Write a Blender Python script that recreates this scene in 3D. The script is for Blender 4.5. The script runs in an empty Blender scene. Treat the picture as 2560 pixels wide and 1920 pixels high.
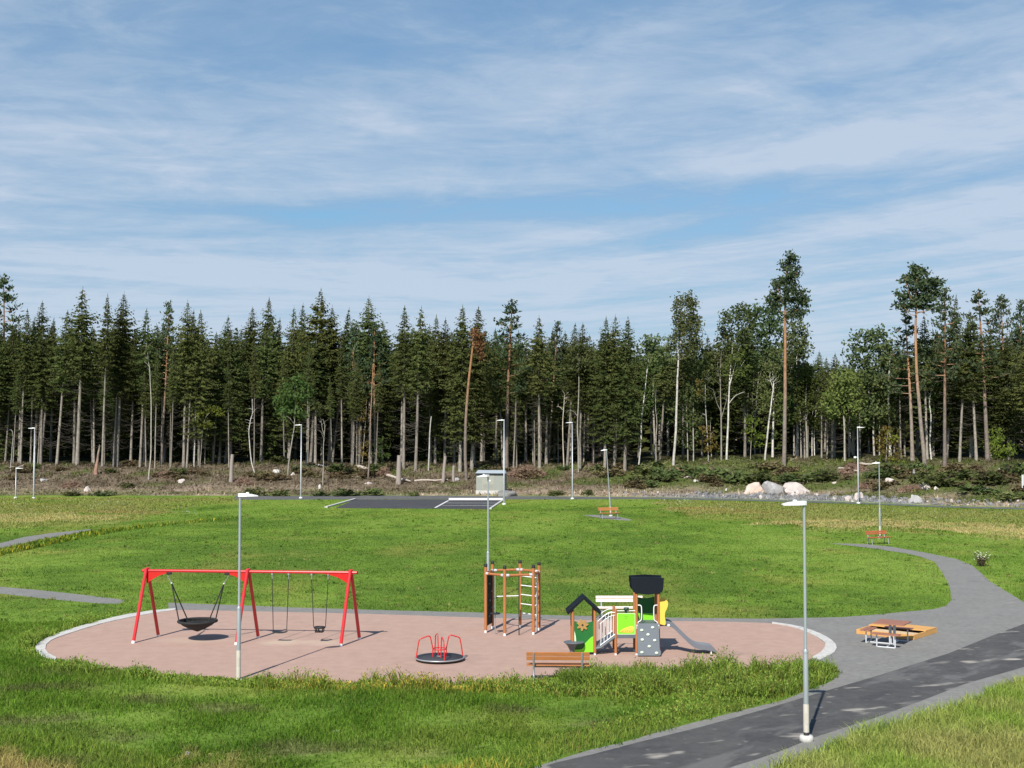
import bpy, bmesh, math, random
import numpy as np
from mathutils import Vector, Matrix, Quaternion

# ------------------------------------------------------------------ camera, world, sun, exposure
SC = bpy.context.scene
COL = SC.collection
F, CX, CY, CAMH, YH = 3100.0, 1280.0, 960.0, 7.0, 1090.0      # photograph measured at 2560 x 1920
PITCH = math.atan((YH - CY) / F)
cam_d = bpy.data.cameras.new("camera")
cam_d.sensor_width = 36.0
cam_d.lens = 36.0 * F / 2560.0
cam_d.clip_start, cam_d.clip_end = 0.5, 6000.0
cam = bpy.data.objects.new("camera", cam_d)
cam.location = (0, 0, CAMH)
cam.rotation_euler = (math.pi / 2 + PITCH, 0, 0)
COL.objects.link(cam)
SC.camera = cam

SUN_EL, SUN_AZ = math.radians(43), math.radians(198)          # azimuth clockwise from +Y: behind the camera, a little left
SC.view_settings.view_transform = 'Standard'
SC.view_settings.look = 'None'
SC.view_settings.gamma = 1.0
SC.view_settings.exposure = 0.35

W = bpy.data.worlds.new("World")
SC.world = W
W.use_nodes = True
nt = W.node_tree
nt.nodes.clear()


class NT:
    """small helper for node trees"""
    def __init__(s, tree): s.t = tree
    def n(s, typ, ins=None, **kw):
        nd = s.t.nodes.new(typ)
        for k, v in kw.items(): setattr(nd, k, v)
        for k, v in (ins or {}).items():
            sock = nd.inputs[k]
            if isinstance(v, bpy.types.NodeSocket): s.t.links.new(v, sock)
            else: sock.default_value = v
        return nd
    def math(s, op, a, b=0.0, c=0.0, clamp=False):
        return s.n('ShaderNodeMath', {0: a, 1: b, 2: c}, operation=op, use_clamp=clamp).outputs[0]
    def mix(s, f, a, b, bt='MIX'):
        nd = s.n('ShaderNodeMix', data_type='RGBA', blend_type=bt)
        for i, v in ((0, f), (6, a), (7, b)):
            if isinstance(v, bpy.types.NodeSocket): s.t.links.new(v, nd.inputs[i])
            else: nd.inputs[i].default_value = v if i == 0 else (tuple(v) + (1,))[:4]
        return nd.outputs[2]
    def ramp(s, f, stops):
        nd = s.n('ShaderNodeValToRGB', {0: f})
        cr = nd.color_ramp
        while len(cr.elements) < len(stops): cr.elements.new(0.5)
        for e, (p, c) in zip(cr.elements, stops):
            e.position = p
            e.color = (c, c, c, 1) if isinstance(c, (int, float)) else (tuple(c) + (1,))[:4]
        return nd.outputs[0]
    def noise(s, vec, scale, detail=4, rough=.55, dist=0.0):
        ins = {'Scale': scale, 'Detail': detail, 'Roughness': rough, 'Distortion': dist}
        if vec is not None: ins['Vector'] = vec
        return s.n('ShaderNodeTexNoise', ins).outputs[0]


def build_sky():
    g = NT(nt)
    out = g.n('ShaderNodeOutputWorld')
    sky = g.n('ShaderNodeTexSky', sky_type='NISHITA', sun_disc=False, sun_elevation=SUN_EL, sun_rotation=SUN_AZ,
              altitude=100, air_density=1.15, dust_density=0.35, ozone_density=2.2)
    d = g.n('ShaderNodeTexCoord').outputs['Generated']
    sp = g.n('ShaderNodeSeparateXYZ', {0: d})
    x, y, z = sp.outputs
    zz = g.math('MAXIMUM', z, 0.03)
    u, v = g.math('DIVIDE', x, zz), g.math('DIVIDE', y, zz)         # a flat cloud deck seen in perspective
    # bend the streaks so that they rise to the right, as fanned cirrus does
    bend = g.math('MULTIPLY', g.math('POWER', g.math('MAXIMUM', g.math('ADD', u, 0.1), 0.0), 1.5), 0.75)
    vb = g.math('ADD', v, bend)
    P = g.n('ShaderNodeCombineXYZ', {0: g.math('MULTIPLY', u, 0.30), 1: g.math('MULTIPLY', vb, 0.58), 2: 3.7}).outputs[0]
    P2 = g.n('ShaderNodeCombineXYZ', {0: g.math('MULTIPLY', u, 1.0), 1: g.math('MULTIPLY', vb, 1.2), 2: 8.1}).outputs[0]
    P3 = g.n('ShaderNodeCombineXYZ', {0: g.math('MULTIPLY', u, 2.2), 1: g.math('MULTIPLY', v, 3.2), 2: 1.3}).outputs[0]
    n1 = g.noise(P, 1.0, 5, .55, 1.1)
    n2 = g.noise(P2, 1.0, 6, .62, 1.6)
    n3 = g.noise(P3, 1.6, 7, .68, .8)
    den = g.math('ADD', g.math('MULTIPLY', n1, 0.66), g.math('ADD', g.math('MULTIPLY', n2, 0.14), g.math('MULTIPLY', n3, 0.23)))
    # thickness of the deck with distance: thin overhead, a clear lane, a veil near the horizon
    el = g.math('ARCTAN2', z, g.math('SQRT', g.math('ADD', g.math('MULTIPLY', x, x), g.math('MULTIPLY', y, y))))
    eld = g.math('MULTIPLY', el, 180 / math.pi)
    az = g.math('MULTIPLY', g.math('ARCTAN2', x, y), 180 / math.pi)
    wob = g.math('MULTIPLY', g.math('SUBTRACT', g.noise(P2, .7, 3), .5), 1.3)
    lane_c = g.math('ADD', g.math('MULTIPLY', az, 0.030), 10.45)
    lw = g.math('ADD', g.math('MULTIPLY', g.n('ShaderNodeMapRange', {0: az, 1: -16.0, 2: 8.0, 3: 0.0, 4: 1.0}).outputs[0], .70), .30)
    t = g.math('DIVIDE', g.math('SUBTRACT', g.math('ADD', eld, wob), lane_c), lw)
    lane = g.math('EXPONENT', g.math('MULTIPLY', g.math('MULTIPLY', t, t), -1.0))
    lane_az = g.n('ShaderNodeMapRange', {0: g.math('ABSOLUTE', g.math('ADD', az, -1.0)), 1: 10.0, 2: 19.0, 3: 1.0, 4: 0.25}).outputs[0]
    lane = g.math('MULTIPLY', lane, lane_az)
    thin = g.n('ShaderNodeMapRange', {0: g.math('ADD', eld, wob), 1: 14.5, 2: 22.0, 3: 0.0, 4: 0.24}).outputs[0]
    veil = g.n('ShaderNodeMapRange', {0: eld, 1: 3.0, 2: 10.5, 3: 0.19, 4: 0.02}).outputs[0]
    over = g.n('ShaderNodeMapRange', {0: eld, 1: 24.0, 2: 42.0, 3: 0.0, 4: 0.45}).outputs[0]      # clear, deep blue overhead
    dd = g.math('ADD', g.math('SUBTRACT', den, g.math('ADD', thin, over)), veil)
    P4 = g.n('ShaderNodeCombineXYZ', {0: g.math('MULTIPLY', az, .13), 1: g.math('MULTIPLY', eld, .42), 2: 5.5}).outputs[0]
    n4 = g.noise(P4, 1.0, 7, .62, .7)
    band = g.math('EXPONENT', g.math('MULTIPLY', g.math('POWER', g.math('DIVIDE', g.math('SUBTRACT', eld, 13.6), 2.6), 2.0), -1.0))
    dd = g.math('ADD', dd, g.math('ADD', g.math('MULTIPLY', g.math('SUBTRACT', n4, .5), .46), g.math('MULTIPLY', band, .10)))
    dd = g.math('SUBTRACT', dd, g.math('MULTIPLY', lane, 0.24))
    cov = g.ramp(dd, [(0.13, 0.04), (0.31, .42), (0.46, .76), (0.64, 1.0)])
    hi = g.ramp(dd, [(0.40, 0.0), (0.66, 1.0)])
    cloud = g.mix(hi, CLOUD_A, CLOUD_B)
    skyc = g.mix(1.0, sky.outputs[0], SKY_TINT, 'MULTIPLY')
    skyc = g.mix(0.0, skyc, (0, 0, 0))
    colr = g.mix(g.math('MULTIPLY', cov, .90), skyc, cloud)
    bg = g.n('ShaderNodeBackground', {0: colr, 1: SKY_STR})
    g.t.links.new(bg.outputs[0], out.inputs[0])


SKY_STR = 0.10
SKY_TINT = (0.52, 0.75, 0.88)
CLOUD_A = (2.6, 3.7, 5.1)
CLOUD_B = (4.3, 5.05, 6.1)
build_sky()

sun_d = bpy.data.lights.new("sun", 'SUN')
sun_d.energy = 4.7
sun_d.angle = math.radians(0.53)
sun_d.color = (1.0, 0.955, 0.88)
sun = bpy.data.objects.new("sun", sun_d)
_sd = Vector((math.sin(SUN_AZ) * math.cos(SUN_EL), math.cos(SUN_AZ) * math.cos(SUN_EL), math.sin(SUN_EL)))
sun.rotation_euler = _sd.to_track_quat('Z', 'Y').to_euler()
sun.location = (-20, -40, 60)
COL.objects.link(sun)

# ------------------------------------------------------------------ helpers
R = math.radians
rnd = random.Random(7)
rng = np.random.default_rng(11)


def vnoise(x, y, seed=0):
    x = np.asarray(x, float); y = np.asarray(y, float)
    xi, yi = np.floor(x).astype(np.int64), np.floor(y).astype(np.int64)
    fx, fy = x - xi, y - yi
    fx, fy = fx * fx * (3 - 2 * fx), fy * fy * (3 - 2 * fy)
    def h(a, b):
        n = (a * 374761393 + b * 668265263 + seed * 1442695041) & 0x7fffffff
        n = ((n ^ (n >> 13)) * 1274126177) & 0x7fffffff
        return ((n ^ (n >> 16)) & 0xffff) / 65535.0
    return (h(xi, yi) * (1 - fx) + h(xi + 1, yi) * fx) * (1 - fy) + (h(xi, yi + 1) * (1 - fx) + h(xi + 1, yi + 1) * fx) * fy


def fbm(x, y, seed=0, octv=4):
    s = 0; a = .5; tot = 0
    for i in range(octv):
        s = s + a * vnoise(np.asarray(x) * 2 ** i + 17.3 * i, np.asarray(y) * 2 ** i - 9.1 * i, seed + i); tot += a; a *= .5
    return s / tot


CP, SP = math.cos(PITCH), math.sin(PITCH)


def ray(px, py):
    a, b = (px - CX) / F, (CY - py) / F
    return Vector((a, CP - b * SP, SP + b * CP))


def at(px, py, z=0.0):
    d = ray(px, py)
    t = (z - CAMH) / d.z
    return Vector((d.x * t, d.y * t, z))


def to_px(x, y, z=0.0):
    dz = np.asarray(z) - CAMH
    dep = y * CP + dz * SP
    return CX + F * np.asarray(x) / dep, CY - F * (dz * CP - y * SP) / dep


# far edge of the street behind the park; the bank starts there
STREET_FAR = [(-400, 1239.5), (590, 1240), (1000, 1239), (1400, 1241), (1640, 1243.5), (1900, 1249), (2145, 1256), (2350, 1264.5), (2560, 1269.5), (2900, 1281)]
STREET_NEAR = [(-400, 1248), (590, 1249.5), (1000, 1248.5), (1400, 1248.5), (1640, 1248), (1900, 1253), (2145, 1260), (2350, 1268.5), (2560, 1274), (2900, 1285.5)]
_sf = [at(*p) for p in STREET_FAR]
SFX, SFY = np.array([p.x for p in _sf]), np.array([p.y for p in _sf])
PROF_S = [-500, 0.4, 3, 6, 11, 20, 33, 53, 93, 180, 420, 3000]
PROF_Z = [0, 0.0, .22, .55, 1.5, 2.8, 3.25, 3.6, 4.1, 4.6, 5.2, 5.2]


def hgt(x, y, rough=True):
    x = np.asarray(x, float); y = np.asarray(y, float)
    s = y - np.interp(x, SFX, SFY)
    z = np.interp(s, PROF_S, PROF_Z) * (1 + .35 * np.clip((x - 8) / 24, 0, 1))
    if rough:
        m = np.clip((s - 2) / 8, 0, 1) * np.clip((60 - s) / 20, .25, 1)
        z = z + m * ((fbm(x * .22, y * .22, 5) - .5) * 1.1 + (fbm(x * .9, y * .9, 9, 2) - .5) * .35)
    return z


def ground_hit(px, py):
    d = ray(px, py)
    t = 20.0
    while t < 600:
        p = Vector((0, 0, CAMH)) + d * t
        if p.z <= float(hgt(p.x, p.y)): break
        t += 0.4
    p.z = float(hgt(p.x, p.y))
    return p


# ------------------------------------------------------------------ materials
def mat(name, col=(.5, .5, .5), rough=.7, metal=0.0, spec=.5, noise=0.0, nscale=8.0, bump=0.0, bscale=30.0, col2=None, coat=0.0, stretch=None):
    m = bpy.data.materials.new(name); m.use_nodes = True
    g = NT(m.node_tree); b = m.node_tree.nodes['Principled BSDF']
    b.inputs['Roughness'].default_value = rough
    b.inputs['Metallic'].default_value = metal
    b.inputs['Specular IOR Level'].default_value = spec
    b.inputs['Coat Weight'].default_value = coat
    tc = g.n('ShaderNodeTexCoord').outputs['Object']
    if stretch:
        tc = g.n('ShaderNodeMapping', {0: tc, 3: stretch}).outputs[0]
    if noise or col2:
        f = g.noise(tc, nscale, 5, .6)
        f = g.ramp(f, [(.3, 0.0), (.7, 1.0)])
        c2 = col2 or tuple(c * (1 - noise) for c in col)
        c = g.mix(f, col, c2)
        g.t.links.new(c, b.inputs['Base Color'])
    else:
        b.inputs['Base Color'].default_value = tuple(col) + (1,)
    if bump:
        bn = g.n('ShaderNodeBump', {'Strength': bump, 'Distance': .02, 'Height': g.noise(tc, bscale, 4, .6)})
        g.t.links.new(bn.outputs[0], b.inputs['Normal'])
    return m


def foliage(name, col, col2, trans=.25, objvar=.35):
    m = bpy.data.materials.new(name); m.use_nodes = True
    g = NT(m.node_tree); t = m.node_tree; t.nodes.clear()
    out = g.n('ShaderNodeOutputMaterial')
    isl = g.n('ShaderNodeNewGeometry').outputs['Random Per Island']
    ob = g.n('ShaderNodeObjectInfo').outputs['Random']
    c = g.mix(isl, col, col2)
    br = g.n('ShaderNodeMapRange', {0: ob, 1: 0.0, 2: 1.0, 3: 1 - objvar, 4: 1 + objvar}).outputs[0]
    hue = g.n('ShaderNodeHueSaturation', {'Hue': g.math('ADD', g.math('MULTIPLY', g.math('FRACT', g.math('MULTIPLY', ob, 7.31)), .05), .475), 'Saturation': .95, 'Value': br, 'Color': c})
    d = g.n('ShaderNodeBsdfDiffuse', {0: hue.outputs[0], 1: .6})
    tr = g.n('ShaderNodeBsdfTranslucent', {0: hue.outputs[0]})
    mx = g.n('ShaderNodeMixShader', {0: trans, 1: d.outputs[0], 2: tr.outputs[0]})
    t.links.new(mx.outputs[0], out.inputs[0])
    return m


def attr_leaf(name, trans=.3):
    m = bpy.data.materials.new(name); m.use_nodes = True
    g = NT(m.node_tree); t = m.node_tree; t.nodes.clear()
    out = g.n('ShaderNodeOutputMaterial')
    c = g.n('ShaderNodeAttribute', attribute_name='col').outputs['Color']
    isl = g.n('ShaderNodeNewGeometry').outputs['Random Per Island']
    v = g.n('ShaderNodeMapRange', {0: isl, 3: .74, 4: 1.26}).outputs[0]
    c = g.n('ShaderNodeHueSaturation', {'Value': v, 'Color': c}).outputs[0]
    d = g.n('ShaderNodeBsdfDiffuse', {0: c})
    tr = g.n('ShaderNodeBsdfTranslucent', {0: c})
    mx = g.n('ShaderNodeMixShader', {0: trans, 1: d.outputs[0], 2: tr.outputs[0]})
    t.links.new(mx.outputs[0], out.inputs[0])
    return m


# ------------------------------------------------------------------ mesh builder
class MB:
    def __init__(s): s.v = []; s.f = []; s.m = []; s.sm = []
    def add(s, vs, fs, m=0, smooth=False):
        o = len(s.v); s.v += [tuple(v) for v in vs]
        for f in fs: s.f.append(tuple(i + o for i in f)); s.m.append(m); s.sm.append(smooth)
        return s
    def box(s, c, size, rz=0.0, m=0, M=None):
        hx, hy, hz = size[0] / 2, size[1] / 2, size[2] / 2
        M = (Matrix.Translation(Vector(c)) @ (M or Matrix.Rotation(rz, 4, 'Z')))
        vs = [M @ Vector((a * hx, b * hy, d * hz)) for d in (-1, 1) for b in (-1, 1) for a in (-1, 1)]
        return s.add(vs, [(0, 2, 3, 1), (4, 5, 7, 6), (0, 1, 5, 4), (2, 6, 7, 3), (0, 4, 6, 2), (1, 3, 7, 5)], m)
    def path(s, pts, r, n=8, m=0, cap=True, closed=False):
        pts = [Vector(p) for p in pts]
        rs = r if isinstance(r, (list, tuple)) else [r] * len(pts)
        rings = []
        N = len(pts); up = None
        for i, p in enumerate(pts):
            if closed: t = pts[(i + 1) % N] - pts[i - 1]
            else: t = pts[min(i + 1, N - 1)] - pts[max(i - 1, 0)]
            t.normalize()
            if up is None: up = Vector((0, 1, 0)) if abs(t.y) < .9 else Vector((1, 0, 0))
            a = (up - t * up.dot(t))
            if a.length < 1e-4: a = t.orthogonal()
            a.normalize(); up = a; b = t.cross(a)
            rings.append([p + (a * math.cos(2 * math.pi * k / n) + b * math.sin(2 * math.pi * k / n)) * rs[i] for k in range(n)])
        vs = [v for ring in rings for v in ring]; fs = []
        M_ = N if closed else N - 1
        for i in range(M_):
            j = (i + 1) % N
            for k in range(n): fs.append((i * n + k, i * n + (k + 1) % n, j * n + (k + 1) % n, j * n + k))
        s.add(vs, fs, m, True)
        if cap and not closed:
            s.add(rings[0], [tuple(range(n))[::-1]], m); s.add(rings[-1], [tuple(range(n))], m)
        return s
    def tube(s, p0, p1, r0, r1=None, n=10, m=0): return s.path([p0, p1], [r0, r1 if r1 is not None else r0], n, m)
    def lathe(s, prof, n=24, c=(0, 0, 0), m=0, smooth=True):
        c = Vector(c)
        vs = [c + Vector((r * math.cos(2 * math.pi * k / n), r * math.sin(2 * math.pi * k / n), z)) for r, z in prof for k in range(n)]
        fs = [(i * n + k, i * n + (k + 1) % n, (i + 1) * n + (k + 1) % n, (i + 1) * n + k) for i in range(len(prof) - 1) for k in range(n)]
        return s.add(vs, fs, m, smooth)
    def prism(s, poly, o, ax, ay, th, m=0):
        """poly (2-D) in the plane o + ax*u + ay*v, thickness th along ax x ay (centred)"""
        o, ax, ay = Vector(o), Vector(ax), Vector(ay); nz = ax.cross(ay).normalized()
        n = len(poly)
        vs = [o + ax * u + ay * v + nz * (d * th / 2) for d in (-1, 1) for u, v in poly]
        fs = [tuple(range(n))[::-1], tuple(range(n, 2 * n))] + [(k, (k + 1) % n, n + (k + 1) % n, n + k) for k in range(n)]
        return s.add(vs, fs, m)
    def diamond(s, c, u, v, m=0): return s.add([c - u, c + v, c + u, c - v], [(0, 1, 2, 3)], m)
    def mesh(s, name, mats):
        me = bpy.data.meshes.new(name)
        me.from_pydata(s.v, [], s.f)
        for k in mats if isinstance(mats, (list, tuple)) else [mats]: me.materials.append(k)
        me.polygons.foreach_set('material_index', s.m)
        me.polygons.foreach_set('use_smooth', s.sm)
        me.update()
        return me
    def build(s, name, mats, parent=None, loc=None, bevel=0.0, seg=2):
        o = bpy.data.objects.new(name, s.mesh(name, mats)); COL.objects.link(o)
        if parent: o.parent = parent
        if loc is not None: o.location = loc
        if bevel:
            b = o.modifiers.new('bevel', 'BEVEL'); b.width = bevel; b.segments = seg; b.limit_method = 'ANGLE'; b.angle_limit = R(40)
        return o


def blob_mesh(name, mt, size, seed, sub=3, amp=.25, flat=True):
    """an irregular rock: a sphere displaced by planes and noise"""
    bm = bmesh.new(); bmesh.ops.create_icosphere(bm, subdivisions=sub, radius=1)
    rr = random.Random(seed)
    planes = [(Vector((rr.gauss(0, 1), rr.gauss(0, 1), rr.gauss(0, .8))).normalized(), rr.uniform(.42, .85)) for _ in range(14)]
    for v in bm.verts:
        d = v.co.normalized(); r = 1.0
        for n_, k in planes:
            dn = d.dot(n_)
            if dn > 0.05: r = min(r, k / dn)
        r += amp * (float(vnoise(d.x * 2.3 + seed, d.y * 2.3 + d.z * 1.7, seed)) - .5) * .5
        v.co = Vector((d.x * r * size[0], d.y * r * size[1], max(d.z * r * size[2], -.25 * size[2])))
    me = bpy.data.meshes.new(name); bm.to_mesh(me); bm.free(); me.materials.append(mt)
    if not flat:
        for p in me.polygons: p.use_smooth = True
    return me


def tag(o, label=None, cat=None, group=None, kind=None):
    if label: o['label'] = label
    if cat: o['category'] = cat
    if group: o['group'] = group
    if kind: o['kind'] = kind
    return o


def thing(name, label, cat, loc=(0, 0, 0), rz=0.0, group=None):
    o = bpy.data.objects.new(name, None); COL.objects.link(o)
    o.empty_display_size = .3
    o.location = loc; o.rotation_euler = (0, 0, rz)
    return tag(o, label, cat, group)


def obj(name, me, parent=None, loc=None):
    o = bpy.data.objects.new(name, me); COL.objects.link(o)
    if parent: o.parent = parent
    if loc is not None: o.location = loc
    return o


def dup(root, loc, rz=0.0, label=None, group=None, scale=None):
    r = root.copy(); COL.objects.link(r); r.location = loc; r.rotation_euler = (0, 0, rz)
    if scale: r.scale = (scale,) * 3
    if label: r['label'] = label
    if group: r['group'] = group
    for ch in list(root.children):
        c = ch.copy(); COL.objects.link(c); c.parent = r
        for g_ in list(ch.children):
            d = g_.copy(); COL.objects.link(d); d.parent = c
    return r


def np_mesh(name, verts, faces, mt, cols=None):
    """verts (n,3), faces (m,k) numpy -> mesh, optional per-vertex colour attribute"""
    me = bpy.data.meshes.new(name)
    n, (mf, k) = len(verts), faces.shape
    me.vertices.add(n); me.vertices.foreach_set('co', verts.astype(np.float32).ravel())
    me.loops.add(mf * k); me.loops.foreach_set('vertex_index', faces.astype(np.int32).ravel())
    me.polygons.add(mf)
    me.polygons.foreach_set('loop_start', np.arange(0, mf * k, k, dtype=np.int32))
    me.polygons.foreach_set('loop_total', np.full(mf, k, dtype=np.int32))
    if cols is not None:
        a = me.attributes.new('col', 'FLOAT_COLOR', 'POINT')
        c4 = np.ones((n, 4), np.float32); c4[:, :3] = cols
        a.data.foreach_set('color', c4.ravel())
    me.materials.append(mt)
    me.update(calc_edges=True); me.validate()
    return me


def smooth_poly(pts, k=5, closed=True):
    P = [np.array(p, float) for p in pts]; n = len(P); out = []
    rngi = range(n) if closed else range(n - 1)
    for i in rngi:
        if closed: a, b, c, d = P[i - 1], P[i], P[(i + 1) % n], P[(i + 2) % n]
        else: a, b, c, d = P[max(i - 1, 0)], P[i], P[i + 1], P[min(i + 2, n - 1)]
        for j in range(k):
            t = j / k
            out.append(tuple(.5 * (2 * b + (c - a) * t + (2 * a - 5 * b + 4 * c - d) * t * t + (3 * b - a - 3 * c + d) * t ** 3)))
    if not closed: out.append(tuple(P[-1]))
    return out


def inside(poly, x, y):
    x = np.asarray(x); y = np.asarray(y); r = np.zeros(x.shape, bool); n = len(poly); j = n - 1
    for i in range(n):
        xi, yi = poly[i]; xj, yj = poly[j]
        if yi != yj:
            c = ((yi > y) != (yj > y)) & (x < (xj - xi) * (y - yi) / (yj - yi) + xi)
            r ^= c
        j = i
    return r


def wpoly(px): return [tuple(at(*p).xy) for p in px]


def sheet(name, poly, z, mt):
    bm = bmesh.new()
    vs = [bm.verts.new((x, y, z)) for x, y in poly]
    f = bm.faces.new(vs)
    if f.normal.z < 0: f.normal_flip()
    bm.normal_update()
    bmesh.ops.triangulate(bm, faces=bm.faces[:])
    for f in bm.faces:
        if f.normal.z < 0: f.normal_flip()
    me = bpy.data.meshes.new(name); bm.to_mesh(me); bm.free(); me.materials.append(mt)
    return tag(obj(name, me), kind='structure')
# ------------------------------------------------------------------ ground outlines (measured in the photograph, laid on the ground plane)
SAND = wpoly(smooth_poly([(130, 1643), (116, 1630), (114, 1619), (121, 1607), (141, 1596), (188, 1580), (251, 1561), (313, 1547), (376, 1535), (439, 1526), (633, 1529), (940, 1536),
    (1180, 1544), (1419, 1550), (1640, 1553), (1820, 1555), (1945, 1560), (1982, 1568), (2027, 1586), (2058, 1605), (2063, 1617), (2052, 1632), (2030, 1646), (1980, 1668), (1900, 1673),
    (1750, 1679), (1600, 1679), (1500, 1680), (1420, 1687), (1350, 1701), (1200, 1710), (1000, 1710), (800, 1707), (600, 1698), (450, 1688), (300, 1674), (200, 1659)], 4))
GRAVEL = wpoly([(421, 1507), (505, 1510), (589, 1513), (734, 1519), (940, 1525), (1180, 1531), (1373, 1538), (1658, 1544), (1900, 1547), (2105, 1543), (2187, 1537), (2269, 1529), (2335, 1523),
    (2365, 1515), (2378, 1500), (2376, 1475), (2366, 1450), (2351, 1424), (2335, 1404), (2305, 1393), (2269, 1384), (2187, 1372), (2130, 1364.5), (2072, 1358.5), (2110, 1359), (2162, 1360.5), (2228, 1367), (2310, 1381),
    (2392, 1398), (2429, 1413), (2452, 1432), (2474, 1453), (2515, 1478), (2560, 1506), (2660, 1505), (2790, 1455), (3120, 1325), (3330, 1342), (3075, 1495), (2640, 1668), (2560, 1707), (2515, 1722), (2433, 1751), (2351, 1787), (2250, 1813), (2146, 1838),
    (2043, 1886), (1950, 1926), (1800, 1990), (1600, 2060), (1000, 2060), (1200, 1968), (1330, 1920), (1419, 1892), (1479, 1874), (1569, 1853), (1658, 1827), (1748, 1803), (1852, 1777), (1960, 1750), (2023, 1724),
    (2080, 1703), (2095, 1686), (2080, 1668), (2045, 1660), (1900, 1620), (1400, 1600), (900, 1570), (421, 1535)])
ASPHALT = wpoly([(900, 2050), (1200, 1967), (1390, 1907), (1479, 1887), (1600, 1855), (1748, 1819), (1900, 1777), (2050, 1732), (2200, 1688), (2371, 1634), (2474, 1592), (2560, 1560), (2806, 1463), (3126, 1332), (3285, 1340), (3040, 1481),
    (2560, 1668), (2412, 1710), (2310, 1750), (2187, 1795), (2035, 1844), (1960, 1875), (1897, 1897), (1837, 1915), (1700, 1972), (1550, 2050)])
PATH_A = wpoly([(-220, 1458), (-100, 1461), (0, 1467), (94, 1475), (188, 1485), (315, 1500), (300, 1509), (251, 1509), (125, 1498), (0, 1484), (-100, 1476), (-220, 1470)])
PATH_B = wpoly([(-300, 1450), (-150, 1392), (0, 1358), (63, 1342), (127, 1333), (222, 1323), (228, 1325), (150, 1341), (63, 1357), (0, 1371), (-150, 1420), (-300, 1490)])
PAD = wpoly([(1455, 1288), (1490, 1287), (1540, 1291), (1580, 1299), (1572, 1302), (1520, 1298)])
PARKING = wpoly([(838, 1270.5), (888, 1249), (1259, 1249), (1228, 1273), (1088, 1272), (960, 1271)])
STREET = wpoly([(585, 1243)] + [(p[0], p[1]) for p in STREET_FAR[1:]] + [(p[0], p[1]) for p in STREET_NEAR[:0:-1]])
KERB_A = wpoly([(140, 1653), (103, 1640), (88, 1622), (95, 1609), (126, 1592), (175, 1574), (238, 1556), (298, 1541), (360, 1530), (439, 1522), (439, 1530), (313, 1550), (188, 1583), (121, 1610), (119, 1634), (140, 1645)])
KERB_B = wpoly([(1930, 1556.5), (1992, 1566), (2035, 1579), (2072, 1597), (2091, 1616), (2085, 1633), (2052, 1650), (2030, 1645), (2060, 1617), (1982, 1568), (1930, 1560)])
EXCL = [SAND, GRAVEL, PATH_A, PATH_B, PAD, PARKING, STREET, KERB_A, KERB_B]
# vegetation zones
Z_BERM = wpoly([(100, 1650), (200, 1662), (300, 1676), (450, 1690), (600, 1700), (800, 1709), (1000, 1712), (1200, 1712), (1350, 1701), (1420, 1687), (1500, 1680), (1600, 1679), (1750, 1679), (1900, 1673), (1990, 1668), (2040, 1655), (2100, 1690), (2060, 1712), (1960, 1745),
    (1850, 1755), (1700, 1752), (1500, 1745), (1300, 1735), (1000, 1728), (700, 1726), (450, 1712), (250, 1692), (100, 1672)])
Z_BERM2 = wpoly([(60, 1640), (50, 1612), (110, 1590), (230, 1550), (300, 1518), (310, 1499), (421, 1505), (432, 1524), (376, 1533), (313, 1545), (251, 1559), (188, 1577), (140, 1592), (100, 1606), (82, 1622), (95, 1645)])
Z_EDGE = wpoly([(1000, 1985), (1330, 1920), (1479, 1874), (1658, 1827), (1852, 1777), (1960, 1750), (1900, 1720), (1750, 1745), (1600, 1790), (1450, 1830), (1250, 1890), (1000, 1940)])
Z_NEAR = wpoly([(3400, 1345), (3075, 1500), (2640, 1672), (2560, 1707), (2433, 1751), (2351, 1787), (2146, 1838), (2043, 1886), (1950, 1926), (1800, 1990), (1700, 2100), (3200, 2300)])
Z_DRY1 = wpoly([(-500, 1292), (0, 1284), (180, 1281), (330, 1290), (280, 1300), (100, 1306), (-500, 1316)])
Z_DRY2 = wpoly([(1850, 1310), (2000, 1300), (2200, 1298), (2400, 1306), (2900, 1326), (2900, 1362), (2560, 1346), (2400, 1338), (2250, 1322), (2050, 1318)])
Z_DRY3 = wpoly([(-300, 1860), (0, 1842), (120, 1850), (250, 1870), (380, 1900), (520, 1990), (-300, 2000)])
Z_MEAD1 = wpoly([(-600, 1243), (600, 1245), (615, 1250), (480, 1268), (330, 1300), (180, 1315), (0, 1322), (-600, 1345)])
Z_MEAD2 = wpoly([(1640, 1252), (1900, 1256), (2145, 1263), (2350, 1272), (2560, 1278), (2900, 1290), (2900, 1370), (2560, 1352), (2250, 1330), (2050, 1330), (1850, 1300), (1700, 1292)])
Z_YEL = wpoly([(-100, 1400), (0, 1378), (120, 1350), (230, 1331), (330, 1318), (470, 1303), (600, 1293), (600, 1298), (470, 1310), (330, 1325), (240, 1341), (130, 1362), (0, 1390), (-100, 1420)])


def lerp(a, b, t):
    t = np.asarray(t)[..., None]
    return a * (1 - t) + b * t


C = lambda *a: np.array(a, float)
G_DEEP, G_MID, G_BRIGHT, G_YEL, G_DRY, G_OLIVE = C(.105, .185, .025), C(.152, .248, .032), C(.205, .30, .048), C(.285, .285, .065), C(.56, .44, .20), C(.18, .185, .055)  # turf's own greens, deep to bright, mixed in random patches


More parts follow.
